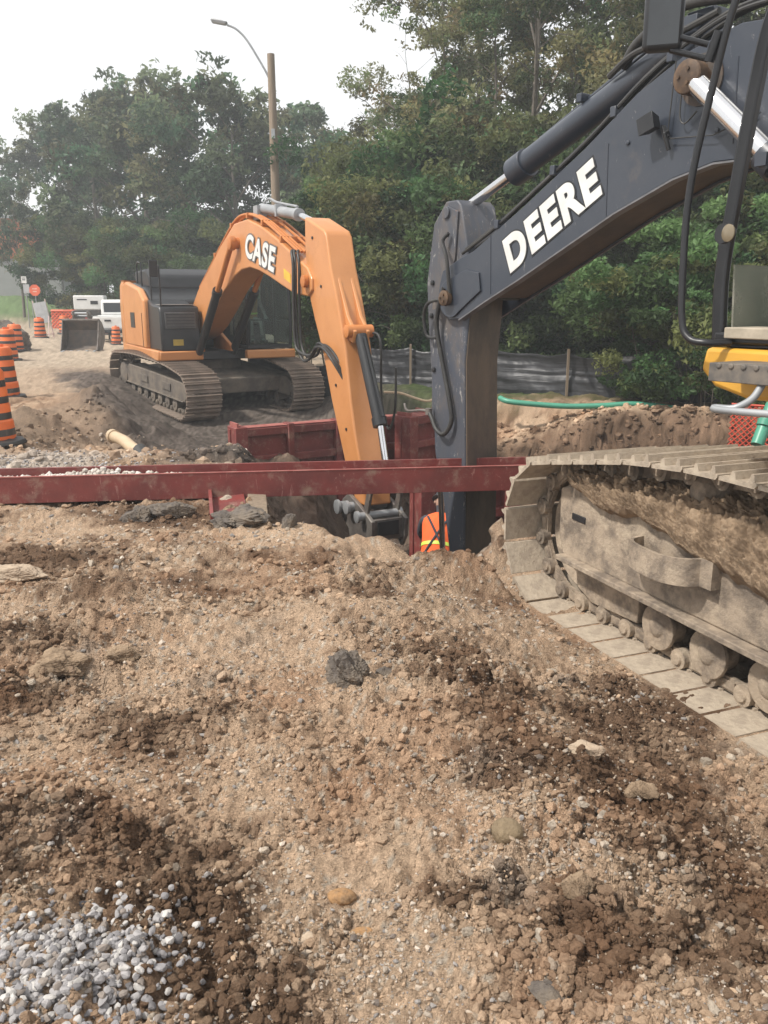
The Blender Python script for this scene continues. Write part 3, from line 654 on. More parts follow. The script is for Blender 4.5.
# ================================================================ NEAR EXCAVATOR
def rot_between(h0, h1): return math.atan2(h1[1], h1[0])-math.atan2(h0[1], h0[0])
def near_excavator():
    DUP = Vector((-.544, .84)).normalized()
    root = thing('excavator', 'dark blue excavator on mud-caked tracks at the right, white lettering on its boom', 'excavator', (DC[0], DC[1], -.34), math.atan2(DH.y, DH.x))
    I = Matrix(); UP = Matrix.Rotation(rot_between(DH, DUP), 4, 'Z')
    tracks(root, I, 1.275, .85, 2.25, .50, -2.2, .55, [(1.75, 1.10), (1.3, 1.17), (.6, 1.21), (-.6, 1.2), (-1.4, 1.17)], 50, M['shoe'], M['muddy'], deere_frame, M['muddy'], [1.36, .95, .52, .08, -.4, -.85, -1.3], .185, .125, phase=.35)
    b = MB(); b.box((0, 0, .72), (2.4, 1.9, .30)); b.prism([(1.6, .45), (1.6, .8), (.6, .95), (.6, .5)], -1.1, 1.1); b.prism([(-1.6, .45), (-1.6, .8), (-.6, .95), (-.6, .5)], -1.1, 1.1)
    b.lathe([(.75, .85), (.75, 1.28), (.7, 1.3)], 36); b.build('undercarriage', M['muddy'], root, bevel=.02)
    # dirt on the top run shoes
    # --- upper structure (frame UP: x towards the boom, y left)
    b = MB(UP); b.box((-1.2, .0, 1.52), (3.6, 2.3, .16)); b.build('deck', M['black'], root, bevel=.02)
    b = MB(UP); b.prism([(-3.5, 1.45), (-3.6, 1.9), (-3.55, 2.6), (-3.35, 2.8), (-2.7, 2.8), (-2.7, 1.45)], -1.5, 1.5); b.build('counterweight', M['yellow'], root, bevel=.08, seg=3)
    b = MB(UP); b.prism([(-2.7, 1.65), (-2.7, 2.7), (-.9, 2.7), (-.75, 2.4), (-.75, 1.65)], -1.48, -.1); b.prism([(-2.7, 1.65), (-2.7, 2.55), (-.75, 2.55), (-.75, 1.65)], .0, 1.46); b.prism([(-.7, 1.65), (-.7, 2.35), (.9, 2.2), (1.3, 1.9), (1.3, 1.65)], -1.48, -.45)
    b.build('engine_housing', M['yellow'], root, bevel=.04)
    # cab
    y0, y1 = .48, 1.48
    pil = [(1.20, 1.84), (1.22, 2.16), (1.19, 2.5), (1.15, 2.87), (1.10, 3.19), (1.00, 3.38)]
    b = MB(UP)
    def bow(pts, y, w=.085, d=.06):
        for i in range(len(pts)-1): b.bar((pts[i][0], y, pts[i][1]-.01), (pts[i+1][0], y, pts[i+1][1]+.01), d, w, up=(1, 0, 0))
    for y in (y0+.04, y1-.03):
        vs = []; n = len(pil)
        for (x, z) in smooth_path([(a, c, 0) for a, c in pil], 6) and [(q.x, q.y) for q in smooth_path([(a, c, 0) for a, c in pil], 6)]:
            vs += [(x+.015, y-.022, z), (x+.015, y+.026, z), (x-.045, y+.026, z), (x-.045, y-.022, z)]
        m = len(vs)//4; fs = [(4*i+j, 4*i+(j+1) % 4, 4*i+4+(j+1) % 4, 4*i+4+j) for i in range(m-1) for j in range(4)]+[(3, 2, 1, 0), (4*m-4, 4*m-3, 4*m-2, 4*m-1)]
        b.add(vs, fs, True)
    b.prism([(1.02, 3.34), (.98, 3.46), (.6, 3.50), (-.5, 3.48), (-.6, 3.40), (-.6, 3.34)], y0, y1)
    for y in (y0+.04, y1-.03):
        b.box((.12, y, 2.6), (.07, .06, 1.5)); b.box((-.55, y, 2.6), (.09, .06, 1.5))
        b.box((.32, y, 1.87), (1.76, .06, .055))
    b.box((1.17, .98, 1.87), (.06, .94, .055)); b.box((-.56, .98, 2.2), (.05, .94, .7)); b.box((.3, .98, 1.835), (1.7, .94, .03))
    cab = b.build('cab', M['black'], root, bevel=.012)
    b = MB(UP); b.prism([(1.145, 1.9), (1.165, 2.2), (1.155, 2.2), (1.135, 1.9)], y0+.07, y1-.05); b.build('lower_windscreen', GLD, cab)
    b = MB(UP); b.box((.65, y1-.10, 1.895), (.95, .26, .05)); b.build('sill', mat('dusty_sill', (.42, .36, .28), .9, 0, (.3, .26, .2), 8), cab, bevel=.005)
    b = MB(UP); b.box((.1, .95, 2.05), (.5, .5, .12)); b.box((-.18, .95, 2.5), (.12, .48, .8)); b.box((.0, .95, 1.93), (.35, .35, .16)); b.tube([(.75, .8, 1.85), (.72, .8, 2.25)], .02); b.tube([(.75, 1.05, 1.85), (.72, 1.05, 2.25)], .02); b.build('operator_seat', M['cloth_grey'], cab, bevel=.04)
    # yellow floor band + tread plate
    b = MB(UP); b.prism([(1.22, 1.825), (1.24, 1.72), (1.16, 1.645), (.98, 1.60), (-.6, 1.60), (-.6, 1.825)], .46, 1.50); b.build('floor_skirt', M['yellow'], root, bevel=.02)
    b = MB(UP); b.prism([(1.02, 1.695), (1.02, 1.775), (-.4, 1.79), (-.4, 1.70)], 1.50, 1.74)
    for i in range(24): b.lathe([(.015, 0), (.011, .006)], 8, Matrix.Translation((.97-.06*i, 1.741, 1.765)) @ Matrix.Rotation(R(-90), 4, 'X'))
    b.build('tread_step', mat('dull_step_plate', (.10, .095, .09), .7, .3, (.2, .17, .14), 9, dirt=.4), root, bevel=.006)
    b = MB(UP); b.tube(smooth_path([(.78, 1.70, 1.70), (.78, 1.76, 1.64), (.82, 1.82, 1.60), (.90, 1.84, 1.595), (.86, 1.85, 1.59), (.6, 1.86, 1.60), (.2, 1.86, 1.62), (-.3, 1.8, 1.62)], 5), .016); b.build('step_rail', M['galv'], root)
    # handrail in front of the door
    rp = [(1.10, 1.49, 1.85), (1.16, 1.58, 1.85), (1.24, 1.6, 1.865), (1.29, 1.6, 1.94), (1.31, 1.6, 2.16), (1.31, 1.6, 2.54), (1.23, 1.6, 2.98), (1.16, 1.6, 3.26), (1.10, 1.56, 3.42), (1.0, 1.49, 3.44)]
    b = MB(UP); b.tube(smooth_path(rp, 6), .017, 10); b.build('handrail', M['black'], root)
    # mirror on two arms
    mm = frame_mtx((1.43, 1.72, 3.27), (.75, .65, 0), (0, .05, 1))
    b = MB(UP); b.box((0, 0, 0), (.17, .33, .07), m=mm); mi = b.build('mirror', M['black'], root, bevel=.03, seg=3)
    b = MB(UP); b.box((0, 0, -.037), (.13, .28, .004), m=mm); b.build('mirror_glass', M['mirrorglass'], mi)
    b = MB(UP); b.tube([(1.40, 1.71, 3.17), (1.28, 1.6, 3.12)], .013); b.tube([(1.40, 1.70, 3.11), (1.27, 1.6, 3.06)], .013); b.tube([(1.27, 1.6, 3.05), (1.225, 1.6, 3.16)], .024); b.build('mirror_arm', M['black'], root)
    # small lamp on the pillar
    b = MB(UP); b.lathe([(.02, -.04), (.036, -.03), (.044, .0), (.044, .02)], 18, frame_mtx((1.14, 1.55, 2.33), (0, 0, 1), (1, -.2, 0))); wl = b.build('side_lamp', M['black'], root)
    b = MB(UP); b.lathe([(.038, 0), (.038, .006), (.02, .014)], 18, frame_mtx((1.10, 1.555, 2.33), (0, 0, 1), (1, -.2, 0)) @ Matrix.Translation((0, 0, .02))); b.build('lens', M['lens'], wl)
    # --- boom
    top = [(5.02, 2.20), (4.98, 2.30), (4.73, 2.40), (4.55, 2.45), (3.93, 2.76), (3.3, 3.10), (2.85, 3.38), (2.45, 3.55), (2.1, 3.62), (1.75, 3.58), (1.2, 3.32), (.6, 2.75), (.25, 2.25), (.2, 2.0)]
    bot = [(.35, 1.86), (.6, 1.95), (1.0, 2.35), (1.45, 2.72), (1.8, 2.86), (2.2, 2.87), (2.5, 2.81), (2.98, 2.64), (3.5, 2.41), (3.95, 2.21), (4.36, 2.04), (4.72, 1.88), (4.88, 1.87), (5.0, 1.98), (5.04, 2.10)]
    b = MB(UP)
    # box section: two side plates with projecting lower flange, top & bottom plates
    prof = top[::-1]+bot[::-1][0:0]
    ring = top+bot
    k = 4
    side_pts = ring
    b.prism(side_pts, .215, .25); b.prism(side_pts, -.25, -.215)
    def strip(pts, y0, y1, th):
        vs = []; n = len(pts)
        for i, (x, z) in enumerate(pts):
            a = pts[max(i-1, 0)]; c = pts[min(i+1, n-1)]; d = Vector((c[0]-a[0], c[1]-a[1])).normalized(); nx, nz = -d.y*th, d.x*th
            vs += [(x, y0, z), (x, y1, z), (x+nx, y1, z+nz), (x+nx, y0, z+nz)]
        fs = [(4*i+j, 4*i+(j+1) % 4, 4*i+4+(j+1) % 4, 4*i+4+j) for i in range(n-1) for j in range(4)]+[(3, 2, 1, 0), (4*n-4, 4*n-3, 4*n-2, 4*n-1)]
        b.add(vs, fs)
    boom = b.build('boom', M['navy'], root, bevel=.006)
    b = MB(UP); strip(top[3:-1], -.213, .213, .02); b.build('boom_top_plate', M['navy'], boom)
    b = MB(UP); bb = [(x, z+.02) for x, z in bot[1:-4]]; strip(bb, -.213, .213, .02); b.box((4.45, 0, 2.22), (.02, .42, .36)); b.build('boom_underside', M['inner'], boom)
    b = MB(UP); strip([(x, z-.004) for x, z in bot[1:-3]], .19, .265, -.012); b.build('boom_weld_edge', mat('worn_edge', (.15, .15, .16), .5, 0, (.10, .10, .105), 9), boom)
    # tip boss plate
    b = MB(UP)
    for s in (1, -1):
        disc = [(4.84+.17*math.cos(a), 2.06+.17*math.sin(a)) for a in np.linspace(0, 2*math.pi, 24, endpoint=False)]
        disc = [(4.62, 2.30), (4.45, 2.27), (4.42, 2.12)]+[(4.84+.17*math.cos(a), 2.06+.17*math.sin(a)) for a in np.linspace(math.pi*1.25, math.pi*2.45, 14)]
        b.prism(disc, *( (.251, .268) if s > 0 else (-.268, -.251)))
    b.build('tip_plate', M['navy'], boom, bevel=.004)
    for (x, z, r, w) in ((4.86, 2.06, .055, .34), (2.34, 3.40-.04, .075, .42), (.3, 2.05, .09, .4)):
        b = MB(UP); b.lathe([(r*.8, -w), (r*1.25, -w+.01), (r*1.25, -w+.05), (r, -w+.055), (r, w-.055), (r*1.25, w-.05), (r*1.25, w-.01), (r*.8, w)], 20, Matrix.Translation((x, 0, z)) @ Matrix.Rotation(R(90), 4, 'X'))
        for a in (0, 120, 240): b.lathe([(.012, 0), (.012, .012)], 6, Matrix.Translation((x+r*.6*math.cos(R(a)), w, z+r*.6*math.sin(R(a)))) @ Matrix.Rotation(R(-90), 4, 'X'))
        b.build('pivot_pin', mat('greasy_pin', (.07, .045, .03), .5, .3, (.15, .09, .05), 12), boom)
    # rust/wear halo plate round the cylinder pin
    b = MB(UP); b.prism([(2.34+.15*math.cos(a), 3.36+.15*math.sin(a)) for a in np.linspace(0, 2*math.pi, 28, endpoint=False)], .2505, .262); b.build('wear_plate', mat('rusty_wear_plate', (.085, .06, .045), .75, 0, (.05, .045, .04), 12, dirt=.3), boom)
    # lettering
    o = Vector((3.64, .2545, 2.62)); d = Vector((-.88, 0, .55))   # along the boom, reads from tip to body on the left face
    mtx = UP @ frame_mtx(o, (-1.0, 0, .545), (.36, 0, 1.0))
    lettering('DEERE', boom, mtx, .36, mat('dusty_white_decal', (.70, .70, .68), .55, 0, (.6, .6, .58), 5, dirt=.12), .018, shear=.08, sp=1.14, sx=.96)
    lettering('DEERE', boom, UP @ Matrix.Translation((0, -.0025, 0)) @ UP.inverted() @ mtx, .36, M['black'], .031, 'letter_outline', .002, shear=.08, sp=1.14, sx=.96)
    # work light under the lettering top
    mm = frame_mtx((2.66, .33, 3.15), (1, 0, -.3), (0, 0, 1))
    b = MB(UP); b.box((0, 0, 0), (.13, .11, .09), m=mm, taper=(.7, .7)); b.bar((2.60, .27, 3.13), (2.54, .30, 3.05), .03, .03); b.tube([(2.57, .26, 3.10), (2.55, .31, 3.08), (2.53, .28, 2.98)], .014)
    b.build('work_light', M['black'], boom, bevel=.012)
    b = MB(UP); b.tube([(2.55, .28, 3.08), (2.52, .29, 3.5)], .004, 6); b.tube([(2.54, .28, 3.05), (2.2, .29, 3.02), (1.9, .27, 3.1)], .004, 6); b.tube(smooth_path([(2.45, .28, 3.5), (2.46, .29, 3.2), (2.42, .29, 3.12), (2.34, .28, 3.18)], 5), .005, 6); b.build('lamp_wire', M['rubber'], boom)
    # lines along the boom top
    b = MB(UP)
    for (dy, dz, r) in ((.19, .055, .017), (.14, .075, .014), (.09, .06, .017), (.23, .02, .014)):
        pts = [(x, dy, z+dz) for x, z in ((4.72, 2.42), (4.3, 2.60), (3.93, 2.79), (3.3, 3.13), (2.85, 3.42), (2.45, 3.60), (2.1, 3.68), (1.7, 3.63), (1.2, 3.38))]
        b.tube(smooth_path(pts, 5), r, 8)
    b.build('hydraulic_pipe', M['rubber'], boom)
    b = MB(UP)
    for (x, z) in ((4.25, 2.62), (3.62, 2.96), (3.05, 3.27), (2.6, 3.52)): b = MB(UP); b.box((x, .16, z+.03), (.05, .2, .07)); b.build('pipe_clamp', M['navy'], boom, bevel=.005)
    for (x, z) in ((4.3, 2.33), (3.06, 2.86), (2.08, 3.2)):
        b = MB(UP); b.tube([(x, .251, z-.24), (x+.02, .251, z+.24)], .005, 6); b.build('weld_seam', M['navy'], boom)
    for (x, z) in ((2.9, 3.08), (2.2, 3.05), (1.95, 3.4)):
        b = MB(UP); b.lathe([(.016, 0), (.016, .012), (.008, .016)], 6, Matrix.Translation((x, .25, z)) @ Matrix.Rotation(R(-90), 4, 'X')); b.build('bolt', M['navy'], boom)
    # arm cylinder over the boom
    b = MB(UP); p0 = Vector((2.55, 0, 3.74)); p1 = Vector((4.36, 0, 3.07)); d = (p1-p0).normalized()
    b.tube([p0, p1-d*.12], .098, 20); b.tube([p1-d*.20, p1-d*.02], .118, 20); b.tube([p1-d*.02, p1+d*.02], [.095, .07], 20)
    b.tube([p0+Vector((.1, 0, .1)), p1-d*.35+Vector((0, 0, .10))], .022, 8); b.box(p0+Vector((-.02, 0, 0)), (.2, .16, .18))
    b.box((2.6, 0, 3.68), (.2, .3, .22)); b.box((3.55, .02, 3.5), (.05, .14, .06))
    cyl = b.build('arm_cylinder', M['navy'], root, bevel=.004)
    b = MB(UP); b.tube([p1, (5.0, 0, 2.84)], .044, 16); b.build('piston_rod', M['chrome'], cyl)
    # hydraulic hose looping over cylinder foot
    b = MB(UP); b.tube(smooth_path([(3.15, .06, 3.62), (3.05, .09, 3.72), (2.85, .12, 3.80), (2.6, .14, 3.86), (2.3, .15, 3.82), (2.0, .15, 3.75)], 6), .034, 10); b.tube(smooth_path([(3.25, .1, 3.58), (3.0, .15, 3.66), (2.7, .18, 3.68), (2.3, .2, 3.74)], 6), .022, 8); b.build('hose', M['rubber'], root)
    # boom lift cylinders
    for s in (1, -1):
        b = MB(UP); a = Vector((2.34, .36*s, 3.36)); dd = (Vector((.85, .36*s, 2.02))-a).normalized(); m1 = a+dd*.78; e = a+dd*2.0
        b.tube([m1-dd*.02, m1+dd*.10], .10, 20); b.tube([m1+dd*.1, e], .082, 20); b.box(m1+dd*.05+Vector((0, .1*s, 0)), (.07, .06, .07))
        cy = b.build('boom_cylinder', M['navy'], root)
        b = MB(UP); b.tube([a+dd*.06, m1], .062, 16); b.build('piston_rod', M['chrome'], cy)
        b = MB(UP); b.lathe([(.08, -.05), (.10, -.045), (.10, .045), (.08, .05)], 20, Matrix.Translation(a) @ Matrix.Rotation(R(90), 4, 'X')); b.build('rod_eye', mat('greasy_pin', (0, 0, 0)), cy, bevel=.005)
    # --- stick
    outer = [(4.86, 2.90), (5.02, 2.90), (5.20, 2.72), (5.30, 2.2), (5.27, 1.84), (5.19, 1.2), (5.13, .60), (5.00, .24), (4.88, -.3), (4.84, -1.0), (4.82, -1.6)]
    inner = [(4.70, -1.6), (4.66, -1.0), (4.64, -.3), (4.66, .6), (4.70, 1.5), (4.66, 1.9), (4.64, 2.2), (4.70, 2.5), (4.80, 2.85)]
    b = MB(UP); b.prism(outer+inner, -.195, .195); st = b.build('stick', M['navydirty'], root, bevel=.012)
    b = MB(UP); ip = inner[:7]; b.prism(ip+[(x-.014, z) for x, z in ip[::-1]], -.18, .18); b.build('stick_inner_plate', mat('dark_brown_plate', (.055, .045, .036), .7, 0, (.11, .08, .055), 3, dirt=.4, dirt_col=(.15, .11, .08), bump=.3, stretch=(1, 1, .4)), st)  # thin sheet, darker and browner than the stick, over its inner face
    b = MB(UP); b.prism([(4.82, 2.8), (4.98, 2.86), (5.12, 2.72), (5.06, 2.35), (4.95, 2.2), (4.85, 2.4)], .1955, .215)
    b.lathe([(.05, 0), (.05, .02)], 14, Matrix.Translation((4.98, .215, 2.80)) @ Matrix.Rotation(R(-90), 4, 'X')); b.build('lug_plate', M['navydirty'], st, bevel=.004)
    for (x, z) in ((5.2, 2.2), (5.21, 1.9), (5.16, 1.4), (4.95, 2.6)):
        b = MB(UP); b.lathe([(.024, 0), (.024, .016), (.012, .02)], 10, Matrix.Translation((x, .195, z)) @ Matrix.Rotation(R(-90), 4, 'X')); b.build('bolt', M['black'], st)
    # hoses looping on the stick side
    b = MB(UP); b.tube(smooth_path([(4.93, .27, 2.15), (5.05, .26, 1.85), (4.98, .24, 1.5), (4.86, .24, 1.15), (4.82, .24, .95), (4.9, .26, .82), (5.02, .26, .84), (5.12, .25, .95), (5.18, .24, 1.0)], 6), .022, 10)
    b.tube(smooth_path([(4.82, .29, 2.10), (4.86, .3, 2.4), (4.95, .28, 2.55), (4.9, .25, 2.62)], 6), .018, 8)
    b.tube(smooth_path([(4.95, .26, 2.05), (5.12, .3, 2.02), (5.22, .28, 1.9), (5.2, .26, 1.72), (5.08, .24, 1.7)], 6), .016, 8)
    b.build('hose', M['rubber'], root)
    b = MB(UP); b.tube(smooth_path([(5.18, .24, 1.0), (5.3, .24, 1.0), (5.6, .2, .96), (5.8, .1, 1.0)], 4), .012, 8); b.lathe([(.035, -.03), (.035, .03)], 10, Matrix.Translation((5.18, .24, 1.0))); b.lathe([(.045, -.04), (.045, .04)], 10, Matrix.Translation((5.06, .25, 2.0)))
    b.build('hose_fitting', M['steel'], root)
    # bucket cylinder on the far face of the stick
    b = MB(UP); b.tube([(5.36, 0, 2.35), (5.34, 0, .9)], .07, 16); b.box((5.3, 0, 2.4), (.16, .2, .18)); bc = b.build('bucket_cylinder', M['navydirty'], root); b = MB(UP); b.tube([(5.34, 0, .9), (5.2, 0, -.9)], .03, 12); b.build('piston_rod', M['chrome'], bc)
    # linkage and bucket, down in the pit
    b = MB(UP)
    b.prism([(5.34, -.95), (5.42, -.85), (4.9, -1.45), (4.80, -1.4)], -.2, .2); b.build('linkage', M['steel'], root, bevel=.01)
    return root
near_excavator()

# ================================================================ FAR EXCAVATOR
def far_excavator():
    KUP = Vector((.45, -.89)).normalized()
    root = thing('excavator', 'orange excavator facing the pit on dusty tracks, white lettering on its arched boom', 'excavator', (KC[0], KC[1], -.7), math.atan2(KH.y, KH.x))
    UC = Matrix.Translation((2.2, .22, 0)) @ Matrix.Rotation(R(2.8), 4, 'Y') @ Matrix.Translation((-2.2, 0, 0))
    UP0 = Matrix.Rotation(rot_between(KH, KUP), 4, 'Z'); UP = UP0 @ Matrix.Translation((0, .18, 0))
    tracks(root, UC, 1.24, .78, 2.02, .46, -2.0, .48, [(1.4, 1.0), (.6, 1.04), (-.6, 1.05), (-1.3, 1.02)], 49, M['shoe2'], M['frame2'], case_frame, M['frame2'], [1.3, .85, .4, -.05, -.5, -.95, -1.4], .17, .12)
    b = MB(UC); b.box((0, 0, .62), (1.6, 1.8, .26)); b.prism([(1.45, .35), (1.5, .7), (.5, .85), (.5, .45)], -1.05, 1.05); b.prism([(-1.45, .35), (-1.5, .7), (-.5, .85), (-.5, .45)], -1.05, 1.05); b.lathe([(.7, .7), (.7, 1.1), (.65, 1.14)], 36); b.build('undercarriage', M['frame2'], root, bevel=.03)
    b = MB(UP); b.box((-.95, 0, 1.22), (4.1, 2.7, .2)); b.build('deck', M['black'], root, bevel=.02)
    # orange lower skirt right side + front lips
    b = MB(UP); b.box((-.7, -1.40, 1.24), (4.1, .12, .22)); b.box((1.36, -.95, 1.24), (.06, .95, .2)); b.build('side_skirt', M['orange'], root, bevel=.03)
    # counterweight (rounded)
    pts = [(-2.35, -1.46), (-2.75, -1.46), (-3.05, -1.30), (-3.22, -.8), (-3.28, 0), (-3.22, .8), (-3.05, 1.3), (-2.75, 1.46), (-2.35, 1.46)]
    b = MB(UP); n = len(pts); vs = []
    for z, s in ((1.18, .97), (1.35, 1.0), (2.3, 1.0), (2.75, .985), (2.88, .95)):
        vs += [(-2.35+(x+2.35)*s, y*s, z) for x, y in pts]
    fs = [(i*n+k, i*n+k+1, (i+1)*n+k+1, (i+1)*n+k) for i in range(4) for k in range(n-1)]+[tuple(range(n)), tuple(range(5*n-1, 4*n-1, -1))]+[(i*n+n-1, i*n, (i+1)*n, (i+1)*n+n-1) for i in range(4)]
    b.add(vs, fs, True); b.build('counterweight', M['orange'], root, bevel=.04)
    # right hand side housing
    b = MB(UP); b.prism([(-2.34, 1.34), (-2.34, 2.78), (-1.9, 2.84), (-.4, 2.66), (.10, 2.42), (.15, 2.20), (.15, 1.34)], -1.46, -1.30); b.build('side_door', M['orange'], root, bevel=.05, seg=3)
    b = MB(UP); b.prism([(-2.34, 1.34), (-2.34, 2.72), (-.7, 2.72), (-.7, 1.34)], 1.30, 1.46); b.build('side_door', M['orange'], root, bevel=.03)
    b = MB(UP); b.box((-.1, -1.463, 1.75), (.015, .012, .75)); b.build('door_seam', M['black'], root)
    b = MB(UP); b.box((-1.2, -1.463, 1.95), (.5, .012, .35)); b.build('side_grille', M['black'], root)
    b = MB(UP); b.prism([(-2.34, 1.33), (-2.34, 2.76), (-1.9, 2.82), (-.5, 2.68), (.1, 2.4), (.1, 1.33)], -1.29, 1.29); b.prism([(-2.2, 2.75), (-2.2, 3.10), (-.9, 3.12), (-.6, 2.96), (-.5, 2.65)], -1.15, 1.1); b.build('engine_hood', M['black'], root, bevel=.06, seg=3)
    b = MB(UP); b.tube([(-1.6, .5, 2.7), (-1.6, .5, 3.1)], .06, 12); b.build('exhaust', M['steel'], root)
    # front right steps / tool box
    b = MB(UP); b.prism([(.1, 1.33), (.1, 2.42), (.55, 2.32), (1.22, 2.28), (1.30, 2.15), (1.32, 1.33)], -1.36, -.5); tb = b.build('toolbox', M['black'], root, bevel=.04)
    b = MB(UP); b.box((1.325, -.93, 1.98), (.02, .66, .34)); b.build('grille', mat('grey_grille', (.07, .072, .075), .5, 0, (.10, .10, .10), 5), tb, bevel=.01)
    for k in range(5): b = MB(UP); b.box((1.338, -.93, 1.85+.065*k), (.01, .60, .012)); b.build('grille_bar', M['black'], tb)
    b = MB(UP); b.box((1.335, -1.0, 1.52), (.012, .22, .13)); b.build('plate_label', mat('dull_yellow_label', (.45, .33, .06), .6, 0), tb)
    b = MB(UP); b.box((.86, -.93, 2.31), (.66, .74, .012)); b.build('tread_cover', mat('dusty_grey_tread', (.35, .33, .31), .7, 0), tb)
    b = MB(UP); b.tube(smooth_path([(1.2, -1.3, 2.25), (1.22, -1.3, 3.0), (1.1, -1.3, 3.12), (.4, -1.3, 3.15), (.3, -1.3, 2.4)], 5), .018); b.build('handrail', M['black'], root); b = MB(UP); b.tube(smooth_path([(-.9, -1.25, 2.7), (-.9, -1.25, 3.2), (-1.0, -1.25, 3.25), (-1.6, -1.2, 3.25), (-1.65, -1.2, 2.8)], 5), .016); b.build('handrail', M['black'], root)
    b = MB(UP); b.box((1.25, -1.42, 3.05), (.05, .18, .34)); b.tube([(1.22, -1.3, 3.0), (1.25, -1.42, 3.0)], .012); b.build('mirror', M['black'], root, bevel=.02)
    # cab
    y0, y1 = .50, 1.55; b = MB(UP)
    for y in (y0+.03, y1-.03):
        b.tube(smooth_path([(1.42, y, 1.40), (1.46, y, 1.9), (1.40, y, 2.6), (1.25, y, 2.98), (1.05, y, 3.06)], 5), .042, 8)
        b.box((.45, y, 2.2), (.08, .07, 1.7)); b.box((-.45, y, 2.2), (.1, .07, 1.7)); b.box((.5, y, 1.38), (1.9, .07, .08))
    b.prism([(1.12, 3.02), (1.0, 3.10), (.3, 3.14), (-.45, 3.12), (-.5, 3.02)], y0-.01, y1+.01); b.box((1.43, 1.025, 1.40), (.07, 1.0, .09)); b.box((1.44, 1.025, 1.98), (.03, 1.0, .035)); b.box((-.46, 1.025, 1.8), (.05, .94, .9))
    cab = b.build('cab', M['black'], root, bevel=.01)
    b = MB(UP); b.prism([(1.47, 1.45), (1.475, 1.9), (1.41, 2.6), (1.27, 2.98), (1.26, 2.98), (1.40, 2.6), (1.465, 1.9), (1.46, 1.45)], y0+.07, y1-.07); b.build('windscreen', GL, cab)
    for y, nm in ((y0+.005, 'window'), (y1-.005, 'window')):
        b = MB(UP); b.prism([(.5, 1.45), (1.40, 1.45), (1.42, 1.9), (1.36, 2.6), (1.2, 3.0), (.5, 3.0)], y-.004, y+.004); b.prism([(-.4, 1.6), (.41, 1.6), (.41, 3.0), (-.4, 3.0)], y-.004, y+.004); b.build(nm, GL, cab)
    b = MB(UP); b.box((1.45, 1.03, 1.24), (.2, 1.14, .19)); b.build('cab_front_skirt', M['orange'], root, bevel=.03)
    b = MB(UP); b.box((.1, 1.0, 1.65), (.5, .5, .4)); b.box((-.22, 1.0, 2.1), (.12, .48, .8)); b.build('operator_seat', M['cloth_dark'], cab, bevel=.04)
    b = MB(UP); b.tube([(1.1, .7, 1.4), (1.0, .72, 1.95)], .02); b.tube([(1.1, 1.05, 1.4), (1.0, 1.03, 1.95)], .02); b.build('control_lever', M['black'], cab)
    UPH = UP; UP = UP0
    # boom
    top = [(.0, 1.75), (.05, 2.0), (.43, 2.27), (1.0, 2.62), (1.9, 3.0), (2.85, 3.42), (3.84, 3.78), (4.63, 3.80), (5.4, 3.62), (6.07, 3.40), (7.0, 3.05), (7.45, 2.88), (7.62, 2.72)]
    bot = [(7.62, 2.55), (7.45, 2.46), (6.88, 2.50), (6.3, 2.64), (5.71, 2.79), (5.2, 2.90), (4.7, 2.97), (4.2, 2.95), (3.7, 2.84), (3.01, 2.58), (2.3, 2.22), (1.5, 1.85), (.8, 1.62), (.25, 1.52), (.05, 1.6)]
    b = MB(UP); b.prism(top+bot, -.25, .25); boom = b.build('boom', M['orange'], root, bevel=.025, seg=3)
    for (x, z, r, w) in ((4.08, 3.42, .10, .42), (7.45, 2.68, .07, .34), (.2, 1.78, .1, .42)):
        b = MB(UP); b.lathe([(r*.7, -w), (r*1.3, -w+.01), (r*1.3, -w+.08), (r, -w+.09), (r, w-.09), (r*1.3, w-.08), (r*1.3, w-.01), (r*.7, w)], 18, Matrix.Translation((x, 0, z)) @ Matrix.Rotation(R(90), 4, 'X')); b.build('pivot_pin', M['orange2'], boom)
    mtx = UP @ frame_mtx((5.28, -.262, 3.19), (1, 0, -.22), (.1, 0, 1))
    lettering('CASE', boom, mtx, .55, mat('grey_outline', (.13, .12, .115), .6), .042, 'letter_outline', .003, .12, 1.10, 1.15)
    lettering('CASE', boom, UP @ frame_mtx((5.28, -.268, 3.19), (1, 0, -.22), (.1, 0, 1)), .55, mat('dusty_white_decal', (0, 0, 0)), .016, 'lettering', .004, .12, 1.10, 1.15)
    b = MB(UP); b.prism([(6.45, 2.75), (6.75, 2.66), (6.75, 2.8), (6.45, 2.9)], -.256, -.251); b.build('warning_label', mat('yellow_label', (.7, .45, .05), .6, 0), boom)
    b = MB(UP)
    for dy in (-.20, -.15, -.09, .06, .16):
        b.tube(smooth_path([(1.0, dy, 2.68), (1.9, dy, 3.07), (2.85, dy, 3.49), (3.84, dy, 3.86), (4.63, dy, 3.88), (5.4, dy, 3.71), (6.07, dy, 3.48), (7.0, dy, 3.13)], 5), .022, 8)
    b.build('hydraulic_pipe', M['orange2'], boom)
    b = MB(UP)
    for x, z in ((2.4, 3.28), (3.6, 3.76), (4.6, 3.86), (5.4, 3.68), (6.3, 3.36)): b = MB(UP); b.box((x, -.03, z), (.06, .44, .10)); b.build('pipe_clamp', M['orange2'], boom, bevel=.008)
    # arm cylinder
    b = MB(UP); p0 = Vector((4.75, 0, 3.98)); p1 = Vector((6.55, 0, 3.72)); d = (p1-p0).normalized(); b.tube([p0, p1-d*.1], .085, 18); b.tube([p1-d*.12, p1], .10, 18); b.box((4.75, 0, 3.90), (.22, .26, .24)); b.box((5.7, 0, 3.86), (.06, .2, .2))
    b.tube(smooth_path([(4.85, .0, 4.06), (5.0, .05, 4.12), (5.4, .05, 4.02), (6.4, .03, 3.86)], 5), .02, 8); cyl = b.build('arm_cylinder', M['galv'], root)
